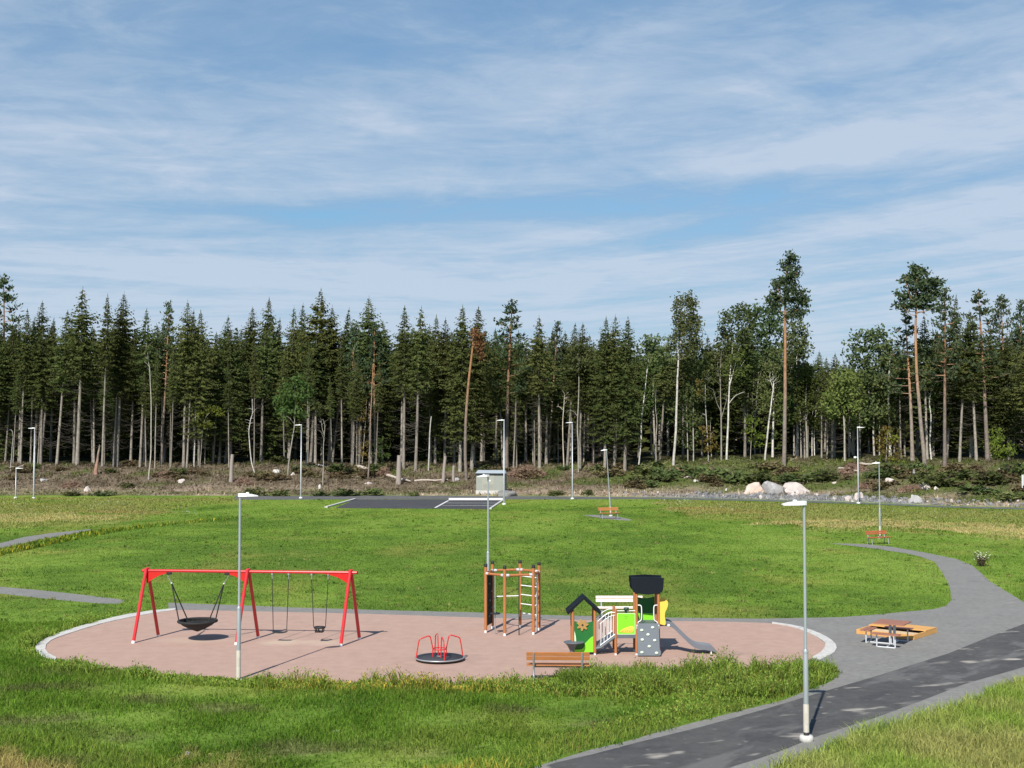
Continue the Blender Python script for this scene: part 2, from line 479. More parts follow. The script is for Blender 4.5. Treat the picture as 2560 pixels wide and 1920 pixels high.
def grass_col(x, y):
    """natural colour of the turf at a place: lush and yellowish patches, weeds, dry strips"""
    x = np.asarray(x, float); y = np.asarray(y, float)
    a = fbm(x * .10, y * .06, 1); b = fbm(x * .45, y * .28, 2); c = fbm(x * 1.7, y * 1.1, 3, 3)
    t = np.clip((a - .5) * 2.2 + (b - .5) * 1.5 + (c - .5) * .8 + .52, 0, 1)
    col = np.where((t < .5)[..., None], lerp(G_DEEP, G_MID, t * 2), lerp(G_MID, G_BRIGHT, t * 2 - 1))
    col = lerp(col, G_YEL, np.clip((fbm(x * .3, y * .2, 21) - .60) * 3.0, 0, .5))
    px, py = to_px(x, y)
    near = inside(Z_NEAR, x, y)
    col = np.where(near[..., None], lerp(G_BRIGHT * 1.35, C(.42, .40, .14), np.clip((fbm(x * .5, y * .5, 31) - .38) * 2.6, 0, .85)), col)
    for Z, cc, k in ((Z_DRY1, G_DRY, .8), (Z_DRY2, G_DRY, .85), (Z_DRY3, C(.52, .40, .16), .9)):
        m = inside(Z, x + (b - .5) * 6, y + (c - .5) * 3 + (b - .5) * 5)
        col = np.where(m[..., None], lerp(col, cc, k * np.clip(.45 + (c - .3) * 1.3, 0, 1)), col)
    for Z in (Z_MEAD1, Z_MEAD2):
        m = inside(Z, x + (b - .5) * 5, y + (c - .5) * 4)
        mc = lerp(G_OLIVE * 1.6, C(.40, .26, .11), np.clip((fbm(x * .16, y * .3, 41) - .50) * 2.4, 0, .8))
        mc = lerp(mc, G_BRIGHT, np.clip((fbm(x * .12, y * .12, 42) - .45) * 2, 0, .6))
        d = inside(Z_DRY1, x, y) | inside(Z_DRY2, x, y)
        col = np.where((m & ~d)[..., None], lerp(col, mc, .8), col)
    # worn, earthy spots in the foreground turf
    m = (y < 43) & ~near
    col = np.where(m[..., None], lerp(col, C(.17, .14, .075), np.clip((fbm(x * .42, y * .75, 51) - .58) * 3.6, 0, .62)), col)
    return col


def ground_col(x, y):
    col = grass_col(x, y)
    s = y - np.interp(x, SFX, SFY)
    b = fbm(x * .25, y * .35, 61); c = fbm(x * .9, y * .9, 62)
    soil = lerp(C(.34, .26, .185), C(.47, .375, .285), c)
    slash = lerp(C(.105, .080, .050), C(.205, .163, .112), np.clip((c - .3) * 2, 0, 1))
    green = lerp(C(.055, .085, .022), C(.13, .145, .04), c)
    px, _ = to_px(x, y)
    sandy = np.clip(1 - np.abs(px - 1480) / 330, 0, 1)
    gm = np.clip((b - .46 + .16 * np.clip((px - 1300) / 600, -.6, 1)) * 5, 0, 1)
    bank = lerp(slash, green, gm)
    low = np.clip((9 - s) / 6, 0, 1) * np.clip((fbm(x * .12, y * .5, 63) - .40) * 5 + sandy * 1.2, 0, 1)
    bank = lerp(bank, soil, low)
    bank = lerp(bank, lerp(C(.09, .12, .035), C(.16, .15, .06), c), np.clip((7 - s) / 5, 0, 1) * np.clip((px < 1150) * (fbm(x * .2, y * .6, 66) - .36) * 5, 0, .85))
    gravel = lerp(C(.25, .25, .255), C(.36, .355, .35), c)
    gr = np.clip((px - 1560) / 200, 0, 1) * np.clip((4.2 - s) / 2, 0, 1) * np.clip((2300 - px) / 100 + .6, 0, 1)
    bank = lerp(bank, gravel, gr)
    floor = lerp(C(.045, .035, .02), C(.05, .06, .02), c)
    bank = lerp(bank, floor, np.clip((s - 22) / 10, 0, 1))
    return lerp(col, bank, np.clip((s - .2) / .6, 0, 1))


def build_ground():
    def axis(lo, hi, st, far):
        core = np.arange(lo, hi + 1e-6, st); k = st; out = []
        e = hi
        while e < far: k *= 1.35; e += k; out.append(e)
        out2 = []; e = lo; k = st
        while e > -far: k *= 1.35; e -= k; out2.append(e)
        return np.array(out2[::-1] + list(core) + out)
    xs = axis(-100, 100, 1.0, 2200)
    ys = np.concatenate([axis(14, 20, 1.0, 2200)[axis(14, 20, 1.0, 2200) < 14], np.arange(14, 52, .5), np.arange(52, 215, .9), 215 + np.cumsum(.9 * 1.3 ** np.arange(1, 24))])
    X, Y = np.meshgrid(xs, ys)
    Z = hgt(X, Y)
    nx, ny = len(xs), len(ys)
    V = np.stack([X.ravel(), Y.ravel(), Z.ravel()], 1)
    i = np.arange(nx * ny).reshape(ny, nx)
    Fc = np.stack([i[:-1, :-1].ravel(), i[:-1, 1:].ravel(), i[1:, 1:].ravel(), i[1:, :-1].ravel()], 1)
    col = ground_col(V[:, 0], V[:, 1])
    m = bpy.data.materials.new('turf_and_soil'); m.use_nodes = True
    g = NT(m.node_tree); b = m.node_tree.nodes['Principled BSDF']
    b.inputs['Roughness'].default_value = .95; b.inputs['Specular IOR Level'].default_value = .1
    tc = g.n('ShaderNodeTexCoord').outputs['Object']
    c = g.n('ShaderNodeAttribute', attribute_name='col').outputs['Color']
    v = g.n('ShaderNodeMapRange', {0: g.noise(tc, 5.0, 6, .7), 1: .3, 2: .7, 3: .55, 4: 1.3}).outputs[0]
    v2 = g.n('ShaderNodeMapRange', {0: g.noise(tc, 1.1, 4, .6), 1: .3, 2: .7, 3: .8, 4: 1.18}).outputs[0]
    c = g.n('ShaderNodeHueSaturation', {'Value': g.math('MULTIPLY', v, v2), 'Color': c}).outputs[0]
    g.t.links.new(c, b.inputs['Base Color'])
    bn = g.n('ShaderNodeBump', {'Strength': .8, 'Distance': .06, 'Height': g.noise(tc, 9.0, 5, .7)})
    g.t.links.new(bn.outputs[0], b.inputs['Normal'])
    me = np_mesh('ground', V, Fc, m, col)
    for p in me.polygons: p.use_smooth = True
    tag(obj('ground', me), kind='structure')


build_ground()


def granular(name, c1, c2, c3, s1=60, s2=1.2, patch=None, mid_amp=.14, bump=.5, spots=(), rough=.95):
    m = bpy.data.materials.new(name); m.use_nodes = True
    g = NT(m.node_tree); b = m.node_tree.nodes['Principled BSDF']
    b.inputs['Roughness'].default_value = rough; b.inputs['Specular IOR Level'].default_value = .2
    tc = g.n('ShaderNodeTexCoord').outputs['Object']
    fine = g.noise(tc, s1, 3, .7)
    big = g.ramp(g.noise(tc, s2, 6, .65, .3), [(.34, 0.0), (.66, 1.0)])
    mid = g.noise(tc, s2 * 6, 4, .6)
    c = g.mix(big, c1, c2)
    c = g.mix(g.math('MULTIPLY', g.ramp(fine, [(.35, 0.0), (.7, 1.0)]), .6), c, c3)
    c = g.n('ShaderNodeHueSaturation', {'Value': g.n('ShaderNodeMapRange', {0: mid, 1: .3, 2: .7, 3: 1 - mid_amp, 4: 1 + mid_amp}).outputs[0], 'Color': c}).outputs[0]
    if patch:
        for col_, sc_, th, k, rz, *soft in patch:
            mp = g.n('ShaderNodeMapping', {0: tc, 2: (0, 0, rz), 3: (1 / sc_[0], 1 / sc_[1], 1)}, vector_type='TEXTURE').outputs[0]
            f = g.ramp(g.noise(mp, 1.0, 2.5 if soft else 5, .5 if soft else .6, 0.0 if soft else .5), [(th, 0.0), (th + (soft[0] if soft else .07), 1.0)])
            c = g.mix(g.math('MULTIPLY', f, k), c, col_)
    for cx, cy, rx, ry, col_, k in spots:
        mp = g.n('ShaderNodeMapping', {0: tc, 1: (cx, cy, 0), 3: (rx, ry, 1e6)}, vector_type='TEXTURE').outputs[0]
        d = g.math('ADD', g.n('ShaderNodeVectorMath', {0: mp}, operation='LENGTH').outputs['Value'], g.math('MULTIPLY', g.math('SUBTRACT', mid, .5), 1.6))
        c = g.mix(g.n('ShaderNodeMapRange', {0: d, 1: .45, 2: 1.1, 3: k, 4: 0.0}).outputs[0], c, col_)
    g.t.links.new(c, b.inputs['Base Color'])
    bn = g.n('ShaderNodeBump', {'Strength': bump, 'Distance': .015, 'Height': g.math('ADD', fine, g.math('MULTIPLY', mid, 1.5))})
    g.t.links.new(bn.outputs[0], b.inputs['Normal'])
    return m


M_sand = granular('reddish_safety_gravel', (.425, .28, .222), (.408, .266, .208), (.475, .33, .268), 45, .35,
                  [((.36, .25, .215), (.9, .6, 1), .64, .45, 0.0), ((.35, .245, .21), (.22, .18, 1), .68, .5, .3), ((.47, .345, .28), (2.2, 1.4, 1), .58, .35, 0.2, .15)], mid_amp=.07, bump=.3, spots=[(-10.9, 42.8, 1.5, .7, (.50, .375, .30), .6), (-7.75, 42.4, .9, .7, (.53, .41, .31), .8), (-6.35, 42.3, .8, .7, (.51, .39, .30), .7), (-2.1, 39.3, 1.5, 1.2, (.37, .255, .21), .5), (6.9, 40.3, .9, .6, (.36, .25, .205), .6), (4.4, 39.2, .8, .5, (.37, .26, .21), .5), (.1, 44.7, 1.0, 1.0, (.38, .265, .22), .5)])
M_gravel = granular('grey_gravel', (.178, .172, .160), (.222, .214, .198), (.29, .28, .262), 40, .8,
                    [((.17, .168, .17), (.7, 1.8, 1), .60, .5, 0.3), ((.36, .33, .29), (1.0, 2.5, 1), .66, .35, 0.4)])
M_asph = granular('dusty_asphalt', (.056, .055, .057), (.090, .087, .084), (.13, .127, .122), 90, .5,
                  [((.175, .17, .162), (.18, .5, 1), .52, .6, .82), ((.055, .055, .062), (.25, .8, 1), .60, .6, .82), ((.48, .44, .38), (.7, 1.6, 1), .615, .9, .35, .12), ((.44, .40, .35), (.3, .9, 1), .66, .8, .75, .13), ((.40, .37, .33), (2.4, 3.4, 1), .66, .75, .1, .14)])
M_asph2 = granular('new_asphalt', (.052, .052, .06), (.07, .07, .078), (.10, .10, .10), 60, .25)
M_conc = granular('pale_concrete', (.56, .54, .50), (.46, .445, .41), (.64, .62, .58), 30, 1.5)
M_whitepaint = mat('white_paint', (.78, .78, .77), .6, noise=.12, nscale=3)

sheet('gravel_path', GRAVEL, .004, M_gravel)
sheet('asphalt_path', ASPHALT, .008, M_asph)
sheet('play_area_gravel', SAND, .012, M_sand)
sheet('gravel_path', PATH_A, .0035, M_gravel)
sheet('gravel_path', PATH_B, .004, M_gravel)
sheet('gravel_path', PAD, .004, M_gravel)
sheet('street', STREET, .004, granular('dusty_street_asphalt', (.095, .095, .098), (.13, .128, .125), (.16, .158, .15), 60, .3))
sheet('parking_area', PARKING, .008, M_asph2)


def strip(name, a, b, z0, z1, mt, label=None, cat=None):
    """kerb between two polylines with real thickness"""
    vs = []; fs = []; n = len(a)
    for (ax, ay), (bx, by) in zip(a, b): vs += [(ax, ay, z1), (bx, by, z1), (ax, ay, z0), (bx, by, z0)]
    for i in range(n - 1):
        o, p = 4 * i, 4 * i + 4
        fs += [(o, o + 1, p + 1, p), (o + 2, o, p, p + 2), (o + 1, o + 3, p + 3, p + 1)]
    fs += [(0, 2, 3, 1), (4 * n - 4, 4 * n - 3, 4 * n - 1, 4 * n - 2)]
    mb = MB().add(vs, fs)
    bm = bmesh.new(); me = mb.mesh(name, mt); bm.from_mesh(me); bmesh.ops.recalc_face_normals(bm, faces=bm.faces); bm.to_mesh(me); bm.free()
    return obj(name, me)


def slab_strip(name, a, b, z1, mt, seg=1.0, gap=.012):
    """edging laid as separate concrete slabs with thin joints, one kerb"""
    A = np.array(a); B = np.array(b)
    L = np.concatenate([[0], np.cumsum(np.hypot(*np.diff(A, axis=0).T))])
    n = max(2, int(L[-1] / seg)); mb = MB()
    for i in range(n):
        l0, l1 = L[-1] * i / n + gap / 2, L[-1] * (i + 1) / n - gap / 2
        q = [[np.interp(l, L, P[:, k]) for k in (0, 1)] for P, l in ((A, l0), (A, l1), (B, l1), (B, l0))]
        if sum(q[k][0] * q[(k + 1) % 4][1] - q[(k + 1) % 4][0] * q[k][1] for k in range(4)) < 0: q = q[::-1]
        z = z1 + rnd.uniform(-.003, .003)
        vs = [(x, y, zz) for zz in (-.02, z) for x, y in q]
        mb.add(vs, [(4, 5, 6, 7), (0, 1, 5, 4), (1, 2, 6, 5), (2, 3, 7, 6), (3, 0, 4, 7)])
    return mb.build(name, mt)


_o = smooth_poly([(140, 1653), (103, 1640), (88, 1622), (95, 1609), (126, 1592), (175, 1574), (238, 1556), (298, 1541), (360, 1530), (439, 1522)], 5, False)
_i = smooth_poly([(140, 1645), (119, 1634), (113, 1619), (121, 1607), (141, 1596), (188, 1580), (251, 1561), (313, 1547), (376, 1535), (439, 1525.5)], 5, False)
k1 = slab_strip('concrete_kerb', wpoly(_o), wpoly(_i), .035, M_conc)
tag(k1, 'curved white concrete edging around the left end of the play area', 'kerb')
_o = smooth_poly([(1930, 1556.5), (1992, 1566), (2035, 1579), (2072, 1597), (2091, 1616), (2085, 1633), (2052, 1650)], 6, False)
_i = smooth_poly([(1930, 1559.5), (1982, 1568.5), (2027, 1586), (2059, 1605), (2063, 1617), (2052, 1632), (2030, 1645)], 6, False)
k2 = slab_strip('concrete_kerb', wpoly(_o), wpoly(_i), .035, M_conc, .7)
tag(k2, 'curved pale slab edging around the right end of the play area', 'kerb')


def line_strip(name, p, q, wid, z0, z1, mt):
    a, b = at(*p), at(*q); d = (b - a).xy.normalized(); n = Vector((-d.y, d.x)) * wid / 2
    return strip(name, [tuple(a.xy + n), tuple(b.xy + n)], [tuple(a.xy - n), tuple(b.xy - n)], z0, z1, mt)


kb = line_strip('kerb', (815, 1269.5), (888, 1248.8), .3, -.02, .13, M_conc)
tag(kb, 'straight grey kerb along the left edge of the small car park', 'kerb')
kb = line_strip('kerb', (1122, 1250.2), (1257, 1250.2), .35, -.02, .22, M_whitepaint)
tag(kb, 'broad white kerb across the far end of the parking bays', 'kerb')
kb = line_strip('kerb', (1260, 1250), (1226, 1273), .22, -.02, .12, M_conc)
tag(kb, 'slanting pale kerb on the right edge of the parking bays', 'kerb')
for p, q, w_ in (((1088, 1269.5), (1121, 1251.5), .22), ((1117, 1257.5), (1247, 1257.8), .13), ((1106, 1263.8), (1236, 1264.2), .12)):
    line = line_strip('parking_line', p, q, w_, .0085, .013, M_whitepaint)
    tag(line, kind='structure')
# ------------------------------------------------------------------ trees
def bark(name, lo, hi, z0, z1, nscale=3.0, marks=None):
    """bark whose colour changes up the stem (grey plates below, thin orange bark above)"""
    m = bpy.data.materials.new(name); m.use_nodes = True
    g = NT(m.node_tree); b = m.node_tree.nodes['Principled BSDF']
    b.inputs['Roughness'].default_value = .9; b.inputs['Specular IOR Level'].default_value = .15
    tc = g.n('ShaderNodeTexCoord').outputs['Object']
    z = g.n('ShaderNodeSeparateXYZ', {0: tc}).outputs[2]
    n1 = g.noise(tc, nscale, 5, .6)
    f = g.n('ShaderNodeMapRange', {0: g.math('ADD', z, g.math('MULTIPLY', g.math('SUBTRACT', n1, .5), 3.0)), 1: z0, 2: z1}).outputs[0]
    c = g.mix(f, lo, hi)
    br = g.n('ShaderNodeObjectInfo').outputs['Random']
    v = g.n('ShaderNodeMapRange', {0: br, 3: .72, 4: 1.2}).outputs[0]
    v = g.math('MULTIPLY', v, g.n('ShaderNodeMapRange', {0: n1, 1: .3, 2: .7, 3: .65, 4: 1.25}).outputs[0])
    c = g.n('ShaderNodeHueSaturation', {'Value': v, 'Color': c}).outputs[0]
    if marks:
        mp = g.n('ShaderNodeMapping', {0: tc, 3: (3, 3, 9)}).outputs[0]
        c = g.mix(g.ramp(g.noise(mp, 1.0, 4, .7), [(.60, 0.0), (.66, 1.0)]), c, marks)
    g.t.links.new(c, b.inputs['Base Color'])
    return m


B_spruce = bark('spruce_bark', (.29, .258, .218), (.15, .13, .11), 6, 14)
B_pine = bark('pine_bark', (.26, .215, .18), (.40, .21, .11), 6, 13)
B_birch = bark('birch_bark', (.56, .53, .48), (.62, .58, .53), 2, 12, marks=(.10, .09, .08))
B_grey = bark('grey_bark', (.37, .34, .29), (.33, .30, .255), 4, 12)
B_dead = bark('weathered_wood', (.40, .34, .28), (.48, .42, .36), 1, 8)
B_twig = mat('dead_twigs', (.085, .072, .058), .9)
L_spruce = foliage('spruce_needles', (.047, .066, .019), (.108, .120, .036), .13)
L_spruce_y = foliage('yellowing_spruce_needles', (.070, .078, .022), (.155, .142, .042), .12, .2)
L_pine = foliage('pine_needles', (.045, .075, .038), (.108, .142, .068), .14, .25)
L_birch = foliage('birch_leaves', (.075, .095, .032), (.16, .165, .062), .3, .2)
L_leaf = foliage('broad_leaves', (.075, .125, .028), (.15, .20, .055), .3)
L_leaf_d = foliage('dark_alder_leaves', (.065, .105, .034), (.155, .19, .07), .28)
L_yel = foliage('yellow_green_leaves', (.12, .165, .022), (.21, .225, .035), .35, .25)
L_rust = foliage('rusty_leaves', (.17, .105, .028), (.20, .165, .045), .3, .2)
L_red = foliage('withered_red_needles', (.16, .068, .035), (.22, .10, .05), .15, .1)


def trunk_mesh(name, mt, H, r, seed, bend=.1, n=8, seg=9, top=.03, dead=None):
    rr = random.Random(seed); pts = []; rs = []
    ph = rr.uniform(0, 6)
    for i in range(seg + 1):
        t = i / seg
        pts.append((bend * math.sin(ph + t * 4) * t, bend * math.cos(ph * 2 + t * 3.3) * t, -0.4 + (H + .4) * t))
        rs.append(r * (1 - t) ** .75 * (1.25 if i == 0 else 1) + top)
    mb = MB().path(pts, rs, n)
    if dead: dead_branches(mb, *dead)
    return mb.mesh(name, [mt, B_twig])


def spruce_crown(seed, mt, H=20.0, cs=.35, Rm=2.1, per=6, step=.36, power=.75, ragged=.3, thin_low=.3, size=.34):
    rr = random.Random(seed); mb = MB()
    z = H * cs
    while z < H - .15:
        t = (z - H * cs) / (H * (1 - cs))
        rad = min(Rm, (.10 + (H - z) * power)) * (1 - thin_low * max(0, 1 - t / .3) * rr.uniform(.2, 1.2)) * rr.uniform(1 - ragged, 1 + ragged * .5)
        k_ = per if t < .9 else max(3, per - 2)
        a0 = rr.uniform(0, 6.28)
        for j in range(k_):
            if rr.random() < .10 + .22 * max(0, 1 - t / .25): continue
            a = a0 + 6.283 * j / k_ + rr.gauss(0, .25)
            L = max(.16, rad * rr.uniform(.72, 1.18))
            d = Vector((math.cos(a), math.sin(a), 0)); sd = Vector((-d.y, d.x, 0))
            droop = (.42 if t < .6 else .15 - .5 * (t - .6)) + rr.uniform(-.1, .1)
            kk = max(2, int(L / .27))
            zb = z + rr.uniform(-.15, .15)
            for i in range(kk):
                q = (i + .8) / kk
                p = d * (L * q) + Vector((0, 0, zb - droop * L * (q ** 1.1) + .26 * L * q ** 3))
                w = size * (1.05 - .55 * q) * rr.uniform(.75, 1.25) * (.42 + .58 * min(1, (H - z) / 3.2))
                for sgn in (-1, 1):
                    u = (d * rr.uniform(.3, .8) + sd * sgn * rr.uniform(.5, 1.0) + Vector((0, 0, rr.uniform(-.75, -.05)))).normalized() * w
                    v = (d * rr.uniform(-.6, .6) + Vector((0, 0, rr.uniform(-.6, .6))) + sd * rr.uniform(-.3, .3)).normalized() * w * rr.uniform(.34, .55)
                    mb.diamond(p + u * .55, u, v)
        z += step * rr.uniform(.75, 1.3) * (1.0 if t < .8 else .7)
    for i in range(3): mb.diamond(Vector((0, 0, H - .1 + .16 * i)), Vector((0, 0, .3)), Vector((rr.uniform(-.07, .07), rr.uniform(-.07, .07), 0)))
    return mb.mesh('crown', mt)


def dead_branches(mb, seed, z0, z1, Lm, n):
    rr = random.Random(seed)
    for i in range(n):
        z = rr.uniform(z0, z1); a = rr.uniform(0, 6.283); L = Lm * rr.uniform(.35, 1.1)
        d = Vector((math.cos(a), math.sin(a), 0)); p = Vector((0, 0, z)); q = p + d * L * .6 + Vector((0, 0, -.18 * L)); e = p + d * L + Vector((0, 0, -.16 * L + rr.uniform(-.1, .2)))
        mb.path([p, q, e], [.028, .018, .006], 3, 1, False)
        for k in range(2):
            b = q.lerp(e, rr.random()); mb.path([b, b + d * .3 + Vector((-d.y, d.x, -.4)) * rr.uniform(-.5, .5)], [.012, .004], 3, 1, False)


def cluster(mb, c, rx, rz, n, size, rr, flat=0.0, m=0, ry=None, hang=0.0):
    """leaf-sized faces in sub-clumps through an ellipsoid"""
    c = Vector(c); ry = ry or rx
    k = max(2, int(n / 14))
    for i in range(k):
        while True:
            o = Vector((rr.uniform(-1, 1), rr.uniform(-1, 1), rr.uniform(-1, 1)))
            if .25 < o.length < 1: break
        sc = Vector((o.x * rx, o.y * ry, o.z * rz)) + c
        sr = .34 * min(rx, rz * 1.4) + size * .4
        for j in range(int(n / k)):
            p = sc + Vector((rr.gauss(0, sr), rr.gauss(0, sr), rr.gauss(0, sr * .7) - (abs(rr.gauss(0, hang)) if hang else 0)))
            u = Vector((rr.gauss(0, 1), rr.gauss(0, 1), rr.gauss(0, 1) * (1 - flat))).normalized() * size * rr.uniform(.6, 1.25)
            v = u.cross(Vector((rr.gauss(0, 1), rr.gauss(0, 1), rr.gauss(0, 1)))).normalized() * size * rr.uniform(.35, .65)
            mb.diamond(p, u, v, m)


def pine_crown(seed, mt, H=20.0, cs=.62, Rm=2.6, limbs=20, dens=20, flatlow=True):
    """crown of a Scots pine: limbs ending in brushes of needles"""
    rr = random.Random(seed); mb = MB()
    for i in range(limbs):
        t = (i + rr.random()) / limbs
        z = H * (cs + (1 - cs) * t * .96); a = i * 2.4 + rr.uniform(-.5, .5)
        L = Rm * (1 - t) ** .6 * (.65 + .6 * math.sin(min(1, t * 3 + .35) * 1.57)) * rr.uniform(.6, 1.15)
        d = Vector((math.cos(a), math.sin(a), 0)); rise = rr.uniform(.05, .5) + .5 * t
        p0 = Vector((0, 0, z - .3)); p1 = p0 + d * L * .55 + Vector((0, 0, L * .12 * rise)); p2 = p0 + d * L + Vector((0, 0, L * .45 * rise))
        mb.path([p0, p1, p2], [.06 * (1.2 - t), .04, .02], 4, m=1, cap=False)
        for q, s_ in ((p2, 1.0), (p1.lerp(p2, .5), .85), (p1, .6 if L > 1 else 0)):
            if s_ == 0: continue
            cl = .50 * s_ * rr.uniform(.75, 1.25) * (1.0 if t < .85 else .7)
            for b in range(int(dens * s_)):
                o = Vector((rr.gauss(0, cl * .75), rr.gauss(0, cl * .75), rr.gauss(.1, cl * .42)))
                u = (o * 1.2 + Vector((0, 0, .32)) + Vector((rr.gauss(0, .3), rr.gauss(0, .3), rr.gauss(0, .2)))).normalized() * rr.uniform(.18, .32)
                v = u.cross(Vector((rr.gauss(0, 1), rr.gauss(0, 1), rr.gauss(0, 1)))).normalized() * rr.uniform(.07, .13)
                mb.diamond(q + o, u, v)
    cluster(mb, (0, 0, H * .985), .4, .7, 60, .2, rr)
    return mb.mesh('crown', [mt, B_pine])


H0 = 20.0
P_ = {}
def proto(key, trunk, crown, dead=None): P_[key] = (trunk, crown, dead)


for k, (cs, Rm, seed, mt_, pw) in {'sa': (.50, 2.3, 1, L_spruce, .42), 'sb': (.42, 2.9, 2, L_spruce, .52), 'sc': (.56, 1.9, 3, L_spruce, .36), 'sd': (.20, 3.0, 4, L_spruce, .45), 'se': (.50, 2.7, 5, L_spruce, .47)}.items():
    proto(k, trunk_mesh('trunk', B_spruce, H0, .185, seed, dead=(seed, H0 * .12, H0 * (cs + .12), 1.9, 60)), spruce_crown(seed * 13, mt_, H0, cs, Rm, per=8, step=.33, ragged=.45, power=pw))
proto('sy', trunk_mesh('trunk', B_spruce, H0, .24, 8, dead=(9, H0 * .2, H0 * .45, 2.2, 50)), spruce_crown(77, L_spruce_y, H0, .30, 3.3, per=9, ragged=.45, power=.58, size=.38))
proto('sf', trunk_mesh('trunk', B_spruce, H0, .17, 14, n=6), spruce_crown(41, L_spruce, H0, .05, 3.3, per=8, step=.45, size=.5, thin_low=.05, power=.5), None)
for k, (cs, Rm, seed, lb) in {'pa': (.62, 2.9, 21, 24), 'pb': (.70, 2.3, 22, 18), 'pc': (.50, 2.3, 23, 28), 'pd': (.45, 3.0, 24, 26)}.items():
    proto(k, trunk_mesh('trunk', B_pine, H0, .22, seed, .16, dead=(seed, H0 * .3, H0 * cs, 1.3, 18)), pine_crown(seed, L_pine, H0, cs, Rm, lb))


def lean_q(o, a, rz, b=0.0):
    o.rotation_mode = 'QUATERNION'
    o.rotation_quaternion = Quaternion((0, 1, 0), a) @ Quaternion((1, 0, 0), b) @ Quaternion((0, 0, 1), rz)


def plant_tree(key, loc, h, label, lean=0.0, wide=1.0, group=None, name='spruce_tree'):
    t = thing(name, label, 'tree', loc, 0, group)
    s = h / H0; w = wide * (.55 + .45 * s)
    t.scale = (w, w, s)
    lean_q(t, lean, rnd.uniform(0, 6.28), rnd.uniform(-.012, .012))
    tr, cr, de = P_[key]
    obj('trunk', tr, t); obj('crown', cr, t)
    if de: obj('dead_branches', de, t)
    return t


def tree_px(key, bx, by, tx, ty, label, wide=1.0, group=None):
    g_ = ground_hit(bx, by); sc = F / g_.y
    name = 'pine_tree' if key[0] == 'p' else 'spruce_tree'
    return plant_tree(key, g_, (by - ty) / sc, label, math.atan2(tx - bx, by - ty), wide, group, name)


